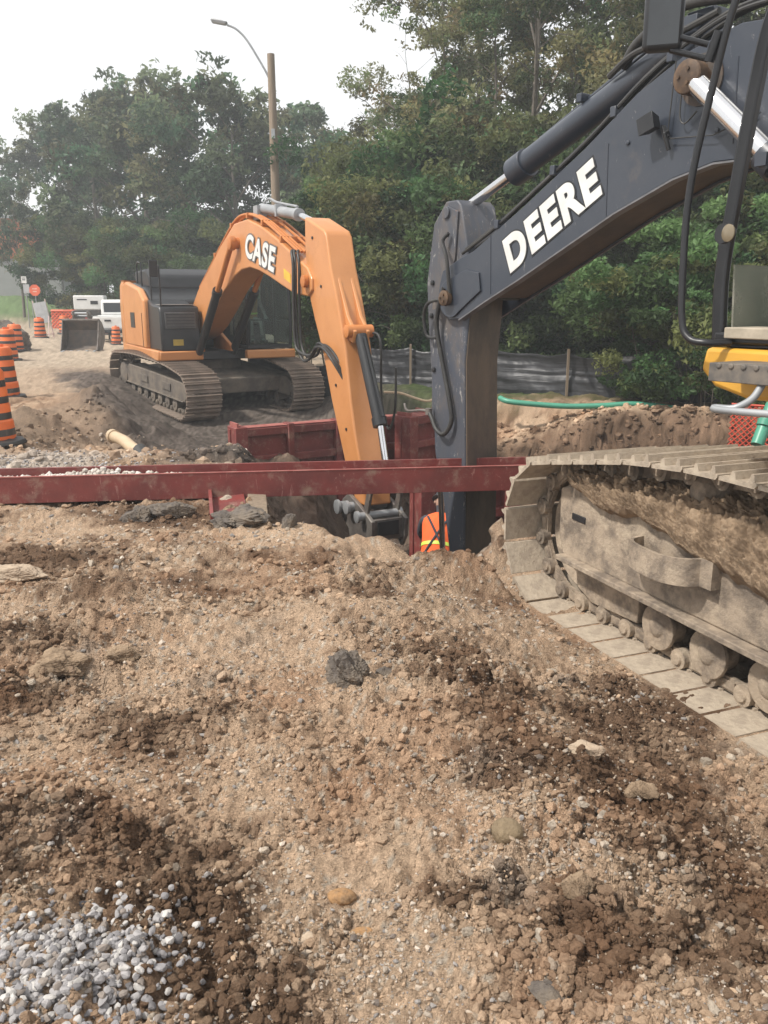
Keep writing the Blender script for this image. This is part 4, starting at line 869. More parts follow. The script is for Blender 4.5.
    b = MB(UP); b.tube([p1, (7.32, 0, 3.52)], .05, 14); b.build('piston_rod', M['chrome'], cyl)
    # lift cylinders
    for s in (1, -1):
        a = Vector((4.08, .38*s, 3.42)); c = Vector((1.35, .38*s, 1.30)); dd = (c-a).normalized(); m1 = a+dd*1.35
        b = MB(UP); b.tube([m1, c], .085, 16); b.tube([m1, m1+dd*.12], .10, 16); cy = b.build('boom_cylinder', M['black'], root); b = MB(UP); b.tube([a, m1], .055, 14); b.build('piston_rod', M['orange2'], cy)
        b = MB(UP); b.lathe([(.1, -.06), (.12, -.05), (.12, .05), (.1, .06)], 18, Matrix.Translation(a) @ Matrix.Rotation(R(90), 4, 'X')); b.build('rod_eye', M['orange2'], cy)
    # boom foot brackets
    b = MB(UP)
    for s in (.33, -.33): b.prism([(-.3, 1.32), (-.05, 2.0), (.3, 2.05), (.6, 1.7), (1.5, 1.42), (1.5, 1.32)], s-.04, s+.04)
    b.build('boom_bracket', M['orange2'], root, bevel=.01)
    # stick
    L_ = [(7.29, 3.62), (7.28, 3.2), (7.32, 2.85), (7.45, 2.4), (7.61, 2.11), (7.9, 1.66), (8.21, .96), (8.66, .13), (9.03, -.42)]
    R_ = [(9.35, -.42), (9.30, -.1), (9.04, .5), (8.88, 1.03), (8.70, 1.79), (8.40, 2.53), (8.24, 2.85), (8.10, 3.30), (8.02, 3.38)]
    b = MB(UP); b.prism(L_+R_, -.21, .21); st = b.build('stick', M['orange'], root, bevel=.03, seg=3)
    b = MB(UP)
    for s in (-.10, .10): b.prism([(8.36, 2.52), (8.2, 2.9), (8.62, 2.18), (8.85, 1.98), (8.80, 1.82), (8.62, 1.86)], s-.025, s+.025)
    b.build('cylinder_lug', M['orange'], st, bevel=.008)
    b = MB(UP); b.lathe([(.06, -.21), (.09, -.2), (.09, .2), (.06, .21)], 16, Matrix.Translation((8.74, 0, 1.98)) @ Matrix.Rotation(R(90), 4, 'X')); b.build('pivot_pin', M['orange2'], st)
    for (x, z) in ((7.6, 3.3), (7.9, 2.6), (8.4, 1.2), (8.75, .6)):
        b = MB(UP); b.lathe([(.022, 0), (.022, .015)], 8, Matrix.Translation((x, -.21, z)) @ Matrix.Rotation(R(90), 4, 'X')); b.build('bolt', M['black'], st)
    # bucket cylinder
    b = MB(UP); p0 = Vector((8.80, 0, 1.92)); p1 = Vector((9.42, 0, .72)); d = (p1-p0).normalized(); b.tube([p0, p1], .088, 18); b.tube([p1-d*.12, p1], .105, 18); b.tube([p0+Vector((.13, 0, -.02)), p1+Vector((.1, .0, .15))], .018, 8); bc = b.build('bucket_cylinder', M['black'], root); b = MB(UP); b.tube([p1, (9.66, 0, -.05)], .048, 14); b.build('piston_rod', M['chrome'], bc)
    # hoses from boom to stick
    b = MB(UP)
    for k, dy in enumerate((-.30, -.24, -.34)):
        b.tube(smooth_path([(6.85, dy+.1, 3.15), (7.05, dy, 3.12), (7.18, dy-.03, 2.9), (7.2, dy-.05, 2.3), (7.25, dy-.05, 1.75), (7.45, dy-.04, 1.5+.06*k), (7.75, dy-.0, 1.6), (7.95, dy, 1.78-.03*k), (8.2, dy+.02, 1.72), (8.5, dy+.04, 1.55), (8.66, dy+.2, 1.2)], 6), .022, 8)
    b.build('hose', M['rubber'], root)
    b = MB(UP); b.tube(smooth_path([(8.62, .15, 1.9), (8.9, .2, 1.95), (9.0, .22, 1.75), (8.9, .28, 1.0), (9.0, .34, .6), (9.2, .34, .9), (9.3, .3, 1.5)], 6), .018, 8); b.build('hose', M['rubber'], root)
    # linkage + quick coupler
    b = MB(UP); b.prism([(9.60, .05), (9.70, .0), (9.50, -.55), (9.38, -.5)], -.26, -.22); b.prism([(9.60, .05), (9.70, .0), (9.50, -.55), (9.38, -.5)], .22, .26); b.prism([(9.02, .0), (9.1, .1), (9.68, .06), (9.66, -.04)], -.30, -.265); b.prism([(9.02, .0), (9.1, .1), (9.68, .06), (9.66, -.04)], .265, .30)
    b.lathe([(.07, -.3), (.07, .3)], 14, Matrix.Translation((9.64, 0, .0)) @ Matrix.Rotation(R(90), 4, 'X')); b.build('linkage', M['steel'], root, bevel=.008)
    b = MB(UP); prof = [(8.75, -.42), (8.95, -.30), (9.25, -.38), (9.55, -.48), (9.72, -.55), (9.72, -.80), (9.60, -.98), (9.45, -.86), (9.30, -.92), (9.15, -1.02), (9.0, -.98), (8.95, -.82), (8.75, -.72), (8.66, -.58)]
    for s in (-.26, .26): b.prism(prof, s-.03, s+.03)
    b.box((9.62, 0, -.70), (.06, .5, .30)); b.box((9.2, 0, -.78), (.5, .5, .06)); cp = b.build('quick_coupler', M['steel'], root, bevel=.01)
    for (x, z, r) in ((8.80, -.52, .075), (9.12, -.46, .07), (9.48, -.52, .06)):
        b = MB(UP); b.lathe([(r*.5, -.36), (r, -.36), (r*1.4, -.35), (r*1.4, -.31), (r, -.30), (r, .30), (r*1.4, .31), (r*1.4, .35), (r, .36)], 18, Matrix.Translation((x, -.06, z)) @ Matrix.Rotation(R(90), 4, 'X')); b.build('coupler_pin', M['galv'], cp)
    b = MB(UP); b.box((9.66, 0, -.68), (.03, .32, .2)); b.build('coupler_plate', M['black'], cp)
    return root, UPH
krt, KUPM = far_excavator()

# ================================================================ PEOPLE
def skin_body(name, joints, edges, root_i, parent, matl, sub=2):
    me = bpy.data.meshes.new(name); me.from_pydata([j[:3] for j in joints], edges, []); me.materials.append(matl)
    o = bpy.data.objects.new(name, me); COL.objects.link(o)
    sk = o.modifiers.new('skin', 'SKIN'); sk.use_smooth_shade = True
    lay = me.skin_vertices[0] if me.skin_vertices else None
    if lay is None:
        bpy.context.view_layer.update()
        import bmesh
        bm = bmesh.new(); bm.from_mesh(me); bm.verts.layers.skin.verify(); bm.to_mesh(me); bm.free(); lay = me.skin_vertices[0]
    for i, j in enumerate(joints):
        r = j[3]; lay.data[i].radius = r if isinstance(r, tuple) else (r, r); lay.data[i].use_root = (i == root_i)
    ss = o.modifiers.new('sub', 'SUBSURF'); ss.levels = sub; ss.render_levels = sub
    bpy.context.view_layer.update(); dg = bpy.context.evaluated_depsgraph_get(); m2 = bpy.data.meshes.new_from_object(o.evaluated_get(dg))
    bpy.data.objects.remove(o); m2.materials.clear(); m2.materials.append(matl)
    m2.polygons.foreach_set('use_smooth', [True]*len(m2.polygons)); o = bpy.data.objects.new(name, m2); COL.objects.link(o); o.parent = parent
    return o
def loft(b, rings, seg=20):
    """rings: (centre, a-axis vec, b-axis vec)"""
    vs = []
    for c, a, q in rings:
        c = Vector(c); a = Vector(a); q = Vector(q)
        for k in range(seg):
            t = 2*math.pi*k/seg; vs.append(tuple(c+a*math.cos(t)+q*math.sin(t)))
    n = len(rings); fs = [(i*seg+k, i*seg+(k+1) % seg, (i+1)*seg+(k+1) % seg, (i+1)*seg+k) for i in range(n-1) for k in range(seg)]
    fs += [tuple(range(seg-1, -1, -1)), tuple((n-1)*seg+k for k in range(seg))]
    b.add(vs, fs, True)
def person(loc, rz, lean, legs, arms, label, vestm, helmet, group=None, hand_forward=.0, scale=1.0):
    """x forward, y left. lean = forward bend; legs/arms are joint lists (both sides)"""
    t = thing('person', label, 'person', loc, rz); t.scale = (scale,)*3
    hip = Vector(legs['hip']); c, s = math.cos(lean), math.sin(lean)
    def T(x, z, y=0): return hip+Vector((x*c+z*s, y, -x*s+z*c))
    J = []; E = []
    def add(p, r, par=None):
        J.append((*p, r)); i = len(J)-1
        if par is not None: E.append((par, i))
        return i
    pel = add(T(0, 0), (.15, .12)); wa = add(T(0, .20), (.14, .105), pel); ch = add(T(.01, .40), (.165, .12), wa); nk0 = add(T(.01, .52), (.07, .07), ch); nk = add(T(.03, .58), (.055, .055), nk0)
    hd = add(T(.05, .68), (.085, .095), nk); hd2 = add(T(.05, .77), (.075, .09), hd)
    for sgn in (1, -1):
        L = legs['pts']; q = add((L[0][0], .10*sgn, L[0][2]), .095, pel)
        kn = add((L[1][0], .13*sgn, L[1][2]), .065, q); an = add((L[2][0], .13*sgn, L[2][2]), .045, kn); toe = add((L[2][0]+.17, .14*sgn, L[2][2]-.05), .04, an)
        sh = add(T(.0, .48, .19*sgn), .062, ch); A = arms[0 if sgn > 0 else 1]
        el = add(A[0], .045, sh); wr = add(A[1], .03, el)
        d = (Vector(A[1])-Vector(A[0])).normalized(); pm = add(Vector(A[1])+d*.06, (.036, .02), wr)
        side = d.cross(Vector((0, 0, 1))); side = side.normalized() if side.length > .1 else Vector((0, 1, 0))
        for k, ln in enumerate((.06, .075, .07, .055)):
            f1 = add(Vector(A[1])+d*.10+side*(k-1.5)*.02, .010, pm); add(Vector(A[1])+d*(.10+ln)+side*(k-1.5)*.022+Vector((0, 0, -.02)), .008, f1)
        th = add(Vector(A[1])+d*.05+side*-.045, .011, wr); add(Vector(A[1])+d*.09+side*-.062, .009, th)
    body = skin_body('body', J, E, 0, t, M['cloth_dark'] if helmet == 'dark' else M['cloth_grey'])
    # head skin: face, neck
    b = MB(); up = T(0, 1)-T(0, 0); fw = T(1, 0)-T(0, 0); lf = Vector((0, 1, 0)); hc = T(.06, .72)
    rings = []
    for k in range(9):
        ph = -math.pi/2+math.pi*k/8; r = math.cos(ph); rings.append((hc+up*(.125*math.sin(ph))+fw*(.01*math.sin(ph*2)), lf*(.082*max(r, .08)), fw*(.102*max(r, .08)+(.012 if 2 < k < 5 else 0))))
    loft(b, rings, 18)
    nose = hc+fw*.105; b.add([tuple(nose+up*.03), tuple(nose+lf*.017-up*.02), tuple(nose-lf*.017-up*.02), tuple(nose+fw*.024-up*.015)], [(0, 1, 3), (0, 3, 2), (1, 2, 3), (0, 2, 1)])
    for sgn in (1, -1): b.tube([tuple(hc+lf*.082*sgn+up*.025-fw*.01), tuple(hc+lf*.09*sgn-up*.02-fw*.012)], .014, 8)
    hd = b.build('head', M['skin'], t)
    b = MB()
    for sgn in (1, -1): b.tube([tuple(hc+fw*.099+lf*(.025*sgn)+up*.025), tuple(hc+fw*.103+lf*(.036*sgn)+up*.025)], .007, 6)
    b.tube([tuple(hc+fw*.107+lf*.02-up*.05), tuple(hc+fw*.107-lf*.02-up*.05)], .005, 6); b.build('eyes_and_mouth', M['black'], hd)
    b = MB(); rings = []
    for k in range(6):
        ph = math.pi/2*k/5.2; r = math.cos(ph); rings.append((hc+up*(.04+.12*math.sin(ph)), lf*(.105*r), fw*(.125*r)))
    loft(b, [(hc+up*.033, lf*.13, fw*.155), (hc+up*.042, lf*.13, fw*.155)]+rings, 20)
    b.build('hard_hat', M['black'] if helmet == 'dark' else M['white'], t)
    # vest
    b = MB(); rings = []
    for z, wx, wy in ((-.02, .15, .19), (.1, .145, .185), (.25, .15, .19), (.38, .155, .205), (.46, .14, .205), (.52, .09, .15), (.545, .07, .09)):
        rings.append((T(.005, z), lf*wy, fw*wx))
    loft(b, rings, 26); vs = b.build('vest', vestm, t)
    for sx in (-1, 1):                                    # crossed tapes on the back
        b = MB(); n = 12; w = .024
        pts = []
        for i in range(n+1):
            u = i/n; z = .0+.47*u; y = (-.13+.26*u)*sx
            wy = np.interp(z, [0, .25, .38, .46, .52], [.188, .19, .205, .205, .15]); wx = np.interp(z, [0, .25, .38, .46, .52], [.15, .15, .155, .14, .09])
            x = -wx*math.sqrt(max(.05, 1-(y/wy)**2))-.004; pts.append(T(.005+x, z, y))
        b.tube(pts, .013, 6); b.build('tape', M['cloth_dark'] if helmet == 'dark' else M['lime'], vs)
    b = MB(); loft(b, [(T(.005, .12), lf*.192, fw*.152), (T(.005, .16), lf*.192, fw*.152)], 26); b.build('tape', M['lime'], vs)
    b = MB()
    for sgn in (1, -1):
        L = legs['pts'][2]; b.box((L[0]+.06, .135*sgn, L[2]-.045), (.29, .11, .10)); b.box((L[0]-.02, .135*sgn, L[2]+.04), (.12, .11, .16))
    b.build('boots', M['black'], t, bevel=.03, seg=3)
    return t
# worker down in the pit, bending forwards away from the camera
fz = float(height(np.array([.58]), np.array([9.25]))[0])
person((.60, 9.15, fz+.12), R(78), R(36), {'hip': (0, 0, .82), 'pts': [(0, 0, .78), (.08, 0, .44), (-.02, 0, .09)]},
       [((.42, .26, .98), (.62, .18, .78)), ((.42, -.26, .98), (.62, -.18, .78))], 'worker in an orange vest bending down inside the pit beside the dark blue stick', M['vest'], 'dark')
# operator sitting in the cab of the orange machine
cp = Matrix.Translation((KC[0], KC[1], -.7)) @ Matrix.Rotation(math.atan2(KH.y, KH.x), 4, 'Z') @ KUPM @ Vector((.12, 1.0, 1.42))
person(tuple(cp), math.atan2(-.89, .45), R(4), {'hip': (0, 0, .55), 'pts': [(.08, 0, .52), (.50, 0, .50), (.55, 0, .09)]},
       [((.22, .28, .74), (.42, .25, .62)), ((.22, -.28, .74), (.42, -.25, .62))], 'operator in an orange and lime vest seated in the cab of the orange machine', mat('dusty_hi_vis', (.50, .24, .07), .8), 'light')

# ================================================================ TRENCH BOX, BEAM, PIPES
def beam_thing():
    a = Vector((-4.6, 6.62, .155)); c = Vector((1.95, 7.40, .155)); L = (c-a).length; ang = math.atan2(c.y-a.y, c.x-a.x)
    o = thing('steel_beam', 'long dark red steel beam lying across the mouth of the pit', 'beam', a, ang)
    b = MB(); b.box((L/2, 0, 0), (L, .022, .225)); b.build('flange', M['red'], o, bevel=.003)
    b = MB(); b.box((L/2, .40, .0), (L, .022, .225)); b.build('flange', M['red'], o, bevel=.003)
    b = MB(); b.box((L/2, .20, -.01), (L-.002, .377, .018))
    for i in range(7): b.box((.5+i*1.0, .2, -.065), (.016, .376, .09))
    b.build('web', M['red'], o)
    b = MB(); b.box((L/2, 0, .113), (L-.01, .028, .006)); b.build('worn_edge', M['redworn'], o)
    # gravel in its channel
    n = 900; rg = np.random.default_rng(3); u = rg.uniform(.1, 2.9, n); v = rg.uniform(.03, .37, n); bv, bf = ico(1); pl = np.array([[.5, .45, .4], [.42, .37, .32], [.6, .56, .52]])
    s = rg.uniform(.014, .03, n); V = bv[None]*(1+rg.uniform(-.25, .25, (n, len(bv), 1)))*s[:, None, None]
    hh = .07*np.exp(-((u-2.1)/.45)**2)*rg.random(n)+.005
    V[..., 0] += u[:, None]; V[..., 1] += v[:, None]; V[..., 2] += (hh+.01+s*.5)[:, None]
    g = np_mesh('beam_gravel', V.reshape(-1, 3), (bf[None]+(np.arange(n)*len(bv))[:, None, None]).reshape(-1, 3), 3, np.repeat(pl[rg.integers(0, 3, n)][:, None], len(bv), 1).reshape(-1, 3), attr_mat('stone'), False)
    g.location = a; g.rotation_euler = (0, 0, ang); tag(g, 'pale gravel lying in the channel of the long red beam', kind='stuff')
beam_thing()
def trench_panel(p0, p1, ztop, h, label, nposts=4, thick=.16):
    p0 = Vector(p0); p1 = Vector(p1); L = (p1-p0).length; ang = math.atan2(p1.y-p0.y, p1.x-p0.x)
    o = thing('trench_shield_panel', label, 'trench shield', (p0.x, p0.y, ztop-h), ang)
    b = MB(); b.box((L/2, 0, h/2), (L, .05, h-.02)); b.build('sheet', M['red'], o, bevel=.004)
    for z in (h-.07, h*.62, h*.3, .08):
        b = MB(); b.box((L/2, -.07, z), (L-.3, .10, .12)); b.box((L/2, .07, z), (L-.3, .08, .12)); b.build('rail', M['red'], o, bevel=.012)
    b = MB(); b.box((L/2, 0, h+.004), (L-.34, .22, .012)); b.build('top_plate', M['redworn'], o, bevel=.003)
    for i in range(nposts):
        x = .12+(L-.24)*i/(nposts-1)
        b = MB(); b.box((x, -.04, h/2+.015), (.20 if i in (0, nposts-1) else .10, .34 if i in (0, nposts-1) else .22, h+.03)); po = b.build('post', M['red'], o, bevel=.012)
        if i in (0, nposts-1):
            b = MB(); b.lathe([(.05, -.0), (.05, .012)], 16, Matrix.Translation((x, -.04, h+.031))); b.box((x-.05, -.04, h+.06), (.03, .3, .06)); b.build('socket', M['redworn'], po)
    return o
trench_panel(at(229, 430, 12.3).xy.to_3d(), (.75, 14.1, 0), at(235, 430, 12.3).z+.02, 1.3, 'red steel trench shield panel standing across the far end of the pit', 5)
trench_panel((.36, 10.3, 0), (1.75, 10.9, 0), -.42, 1.6, 'red steel trench shield panel deep in the pit behind the worker', 3)
trench_panel((.25, 13.2, 0), (1.0, 14.0, 0), -.12, 1.2, 'short stepped red shield piece behind the orange stick', 2)
# red post low behind the beam by the track, corner plate and timber
b = MB(); b.box((0, 0, 0), (.10, .10, 1.7)); b.box((0, -.06, .5), (.16, .03, .2)); o = b.build('steel_post', M['red'], None, bevel=.006); o.location = (1.07, 8.2, -1.25); tag(o, 'narrow red upright post between the dark stick and the near track', 'post')
b = MB(); b.box((0, 0, 0), (.30, 1.0, .03)); b.box((-.13, 0, .05), (.03, 1.0, .08)); o = b.build('steel_plate', M['red'], None, bevel=.004); o.location = (-1.33, 6.85, .035); o.rotation_euler = (R(4), R(-6), R(12)); tag(o, 'short red plate sticking out under the beam at the pit corner', 'plate')
b = MB(); b.box((0, 0, 0), (.16, 1.1, .06)); o = b.build('timber_plank', M['wood'], None, bevel=.006); o.location = (-1.06, 6.75, .0); o.rotation_euler = (R(8), R(4), R(10)); tag(o, 'weathered timber plank at the pit corner under the red beam', 'plank')
b = MB(); b.box((0, 0, 0), (.07, .14, 2.2)); o = b.build('timber_prop', M['wood'], None, bevel=.005); o.location = (.98, 8.05, -1.2); o.rotation_euler = (0, R(2), 0); tag(o, 'upright timber prop beside the dark stick in the pit', 'prop')
# pipes
zz = float(height(np.array([-3.3]), np.array([10.9]))[0])
P = [at(113, 436, 10.9), at(124, 441, 10.6), at(134, 449, 10.3), at(141, 461, 10.0)]
def snap(p, dz=.06): p = Vector(p); p.z = max(p.z, float(height(np.array([p.x]), np.array([p.y]))[0])+dz); return p
b = MB(); P = [snap(p, .02) for p in P]; b.tube(smooth_path(P, 5), .075, 14); b.tube([P[0]-(P[1]-P[0]).normalized()*.03, P[0]+(P[1]-P[0]).normalized()*.05], .09, 14); o = b.build('plastic_pipe', M['cream'], None); tag(o, 'short bent cream plastic pipe in the gravel behind the red beam', 'pipe')
d = (P[-1]-P[-2]).normalized(); b = MB(); b.tube([P[-1], P[-1]+d*.12+Vector((0, 0, -.03)), P[-1]+Vector((.06, -.05, -.2))], [.092, .09, .085], 14); c = b.build('coupler', M['rubber'], o)
b = MB(); pts = [(px, py, Y) for px, py, Y in ((500, 398, 14.8), (512, 402, 14.6), (560, 406, 14.45), (600, 408, 14.3), (640, 412, 14.2), (698, 424, 14.0))]
P = [snap(at(*p), .05) for p in pts]; b.tube(smooth_path(P, 6), .048, 14); o = b.build('green_pipe', M['green_pipe'], None); tag(o, 'long green plastic pipe lying along the top of the clay bank', 'pipe')
b = MB(); b.tube([at(757, 445, 11.0), at(772, 405, 11.2)], .085, 16); b.tube([at(764, 426, 11.08), at(766, 420, 11.1)], .10, 16); o = b.build('green_pipe', M['green_pipe'], None); tag(o, 'green pipe standing tilted beside the red mesh', 'pipe')
b = MB(); b.tube(smooth_path([at(*p) for p in ((384, 392, 14.9), (400, 393, 14.8), (415, 398, 14.6), (428, 401, 14.6), (440, 396, 14.8))], 5), .022, 8); o = b.build('pale_hose', M['cream'], None); tag(o, 'thin pale hose curling on the bank behind the far shield panel', 'hose')
# red safety mesh
def mesh_panel(o_name, label, p0, p1, z0, z1, cell, r, matl, cat='safety mesh'):
    p0 = Vector(p0); p1 = Vector(p1); L = (p1-p0).length; b = MB(); H = z1-z0; d = (p1-p0)/L
    n = int((L+H)/cell)
    for i in range(n+1):
        s = i*cell
        a0 = max(0, s-H); a1 = min(s, L)
        if a1 > a0:
            b.tube([(p0+d*a0).to_tuple()[:2]+(z0+(s-a0),), (p0+d*a1).to_tuple()[:2]+(z0+(s-a1),)], r, 4, False)
            b.tube([(p0+d*(L-a0)).to_tuple()[:2]+(z0+(s-a0),), (p0+d*(L-a1)).to_tuple()[:2]+(z0+(s-a1),)], r, 4, False)
    for z in (z0, z1): b.tube([(*p0.xy, z), (*p1.xy, z)], r*1.6, 4)
    o = b.build(o_name, matl, None); return tag(o, label, cat)
a = at(728, 440, 12.6); c = at(764, 440, 12.2)
mesh_panel('safety_mesh', 'dark red plastic mesh panel under the near cab', (a.x, a.y, 0), (c.x+.2, c.y, 0), a.z-.15, at(728, 404, 12.6).z, .085, .011, M['redmesh'])

# ================================================================ SILT FENCE
def silt_fence():
    pts = [at(250, 372, 22), at(330, 372, 19.8), at(400, 375, 18.6), (at(500, 381, 17.2)), at(580, 387, 16.4), at(640, 392, 15.9), at(705, 402, 15.3), at(790, 410, 15.2)]
    o = thing('silt_fence', 'low sagging black plastic silt fence on stakes behind the pit', 'fence', (pts[0].x, pts[0].y, -.2)); base = Vector((pts[0].x, pts[0].y, -.2))
    P = smooth_path([(p.x, p.y, 0) for p in pts], 60); n = len(P); nz = 26; V = []
    arr = np.array([(p.x, p.y) for p in P]); gz = height(arr[:, 0], arr[:, 1], False); s = np.concatenate([[0], np.cumsum(np.hypot(*(arr[1:]-arr[:-1]).T))])
    for j in range(nz):
        t = j/(nz-1); H = .86+.03*np.sin(s*1.9)+.07*fbm(s*1.1, s*0, 3, 5)
        sagz = .13*np.abs(np.sin(s*math.pi/1.8))**.8
        z = gz-.08+t*(H+.1)-sagz*t*.9
        off = .035*np.cos(s*2*math.pi/1.8)*t+.045*fbm(s*4.5+t*1.5, s*0+t*1.2, 3, 18)+.030*fbm(s*1.2, s*0+t*7, 3, 8)+.030*np.sin(t*3.14)*np.sin(s*1.7+3*t)+.022*fbm(s*.5, s*0+t*22, 2, 9)
        V.append(np.stack([arr[:, 0], arr[:, 1]-off-.06*(1-t), z], -1))
    V = np.array(V).reshape(-1, 3)-np.array(base); i = np.arange(nz-1)[:, None]*n+np.arange(n-1)[None]; Fq = np.stack([i, i+1, i+n+1, i+n], -1).reshape(-1, 4)
    np_mesh('sheet', V, Fq, 4, None, M['plastic_sheet'], True, o)
    k = 0
    while k < s[-1]:
        i = int(np.searchsorted(s, k)); b = MB(); q = Vector((arr[i, 0], arr[i, 1]-.12, gz[i]))-base; b.box((q.x, q.y, q.z+.38), (.045, .045, 1.05)); b.build('stake', M['wood'], o); k += 1.8
silt_fence()

# ================================================================ DRUMS, SIGNS, BUCKET, TRUCK ...
def make_drum():
    t = thing('traffic_drum', 'x', 'traffic drum')
    b = MB(); prof = [(.285, .07), (.29, .10), (.28, .30), (.262, .32), (.262, .50), (.25, .52), (.25, .70), (.236, .72), (.236, .90), (.20, .955), (.17, .965)]
    b.lathe(prof, 28); b.box((0, 0, .99), (.20, .04, .05)); b.build('body', M['drum_orange'], t)
    for z0, z1, r in ((.115, .205, .289), (.325, .41, .2655), (.525, .61, .2535), (.725, .81, .2395)):
        b = MB(); b.lathe([(r-.003, z0), (r, z0+.004), (r-.002, z1-.004), (r-.004, z1)], 28); b.build('band', M['drum_black'], t)
    b = MB(); b.lathe([(.40, 0), (.42, .02), (.40, .06), (.30, .075), (.29, .09)], 10); b.build('base', M['rubber'], t, bevel=.006)
    return t
DR = make_drum()
drums = [(-7, 445, 10.4, 'orange and black drum nearest the camera at the left edge'), (4, 392, 15.8, 'second orange and black drum from the camera, behind the nearest one'),
         (8, 352, 26, 'third orange and black drum back along the left edge'), (15, 342, 31, 'fourth drum back, right of the third at the left edge'),
         (40, 330, 42, 'distant drum in front of the back of the tall sign frame'), (64, 324, 47, 'distant drum just left of the digging bucket'),
         (116, 340, 35.5, 'small drum in front of the white pickup'), (129, 346, 31.5, 'small drum close to the counterweight of the orange machine'), (106, 318, 46, 'drum left of the pickup, half hidden behind the digging bucket')]
for i, (px, py, Y, lab) in enumerate(drums):
    o = DR if i == 0 else copy_tree(DR); p = at(px, py, Y)
    o.location = (p.x, Y, float(height(np.array([p.x]), np.array([Y]), False)[0])+.015); o.rotation_euler = (R(random.uniform(-2, 2)), R(random.uniform(-2, 2)), random.uniform(0, 6)); o.scale = (.98, .98, 1.0)
    if i in (6, 7): o.scale = (.68, .68, .78)
    o['label'] = lab; o['group'] = 'orange traffic drums'
def gz(x, y): return float(height(np.array([x]), np.array([y]), False)[0])
def bucket_thing():
    p = at(84, 352, 31.5); z = gz(p.x, 31.5)
    o = thing('digging_bucket', 'empty grey steel digging bucket standing on the haul road with its mouth forward', 'bucket', (p.x, 31.5, z-.03), R(-90)); o.scale = (.9, .9, .9)
    w = .74; prof = [(.55, .02), (.30, .0), (-.1, .10), (-.45, .45), (-.50, .85), (-.25, 1.15), (.05, 1.28)]
    b = MB(); n = len(prof); vs = []
    for x, zc in prof: vs += [(x, -w, zc), (x, w, zc), (x*.93+.0, w, zc*.94+.06), (x*.93, -w, zc*.94+.06)]
    b.add(vs, [(4*i+j, 4*i+(j+1) % 4, 4*i+4+(j+1) % 4, 4*i+4+j) for i in range(n-1) for j in range(4)]+[(3, 2, 1, 0), (4*n-4, 4*n-3, 4*n-2, 4*n-1)], True); b.build('shell', mat('bucket_interior', (.12, .10, .09), .6, .2, (.18, .14, .11), 3, dirt=.3), o)
    for s in (-w, w):
        b = MB(); b.prism([(.55, .0), (.58, .10), (.30, .7), (.12, 1.28), (.0, 1.30), (-.28, 1.16), (-.52, .85), (-.47, .43), (-.1, .07), (.3, -.03)], s-.02, s+.02); b.build('side_plate', M['steel'], o, bevel=.006)
    b = MB(); b.box((.08, 0, 1.29), (.16, 1.5, .07)); b.build('lip', M['steel'], o, bevel=.01)
    for s in (-.3, .3):
        b = MB(); b.prism([(-.35, 1.1), (.05, 1.28), (.1, 1.62), (-.1, 1.66), (-.45, 1.45)], s-.03, s+.03); b.build('ear', M['steel'], o, bevel=.008)
    b = MB(); b.tube([(0, -.36, 1.54), (0, .36, 1.54)], .05, 12); b.tube([(-.33, -.36, 1.42), (-.33, .36, 1.42)], .05, 12); b.build('pin', M['galv'], o)
    for i in range(5):
        b = MB(); y = -.64+i*.32; b.prism([(.5, .0), (.5, .09), (.78, .03), (.78, .0)], y-.05, y+.05); b.build('tooth', M['galv'], o, bevel=.006)
bucket_thing()
def generator():
    p = at(91, 308, 41); z = gz(p.x, 41)
    o = thing('towable_generator', 'white boxy towable generator with dark lower half behind the digging bucket', 'generator', (p.x, 41, z), R(8))
    b = MB(); b.box((0, 0, 1.72), (1.40, .9, .66)); hb = b.build('housing', M['white'], o, bevel=.05, seg=3)
    b = MB(); b.box((0, 0, 1.12), (1.42, .92, .5)); b.box((0, 0, .8), (1.8, .7, .12)); b.build('chassis', M['drum_black'], o, bevel=.03)
    b = MB(); b.box((.25, -.455, 1.72), (.34, .01, .16)); b.box((-.3, -.455, 1.86), (.45, .01, .05)); b.build('grille', M['black'], hb)
    for s in (-.5, .5):
        b = MB(); b.lathe([(.15, -.09), (.30, -.09), (.33, -.04), (.33, .04), (.30, .09), (.15, .09)], 20, Matrix.Translation((0, s, .33)) @ Matrix.Rotation(R(90), 4, 'X')); b.build('wheel', M['rubber'], o)
    b = MB(); b.bar((.7, 0, .75), (1.5, 0, .45), .08, .08); b.bar((-.8, .3, .75), (-.8, .3, 0), .06, .06); b.bar((.8, -.3, .75), (.8, -.3, 0), .06, .06); b.bar((0, -.5, .33), (0, .5, .33), .08, .08); b.box((0, 0, .6), (.1, .6, .5)); b.build('drawbar', M['drum_black'], o)
generator()
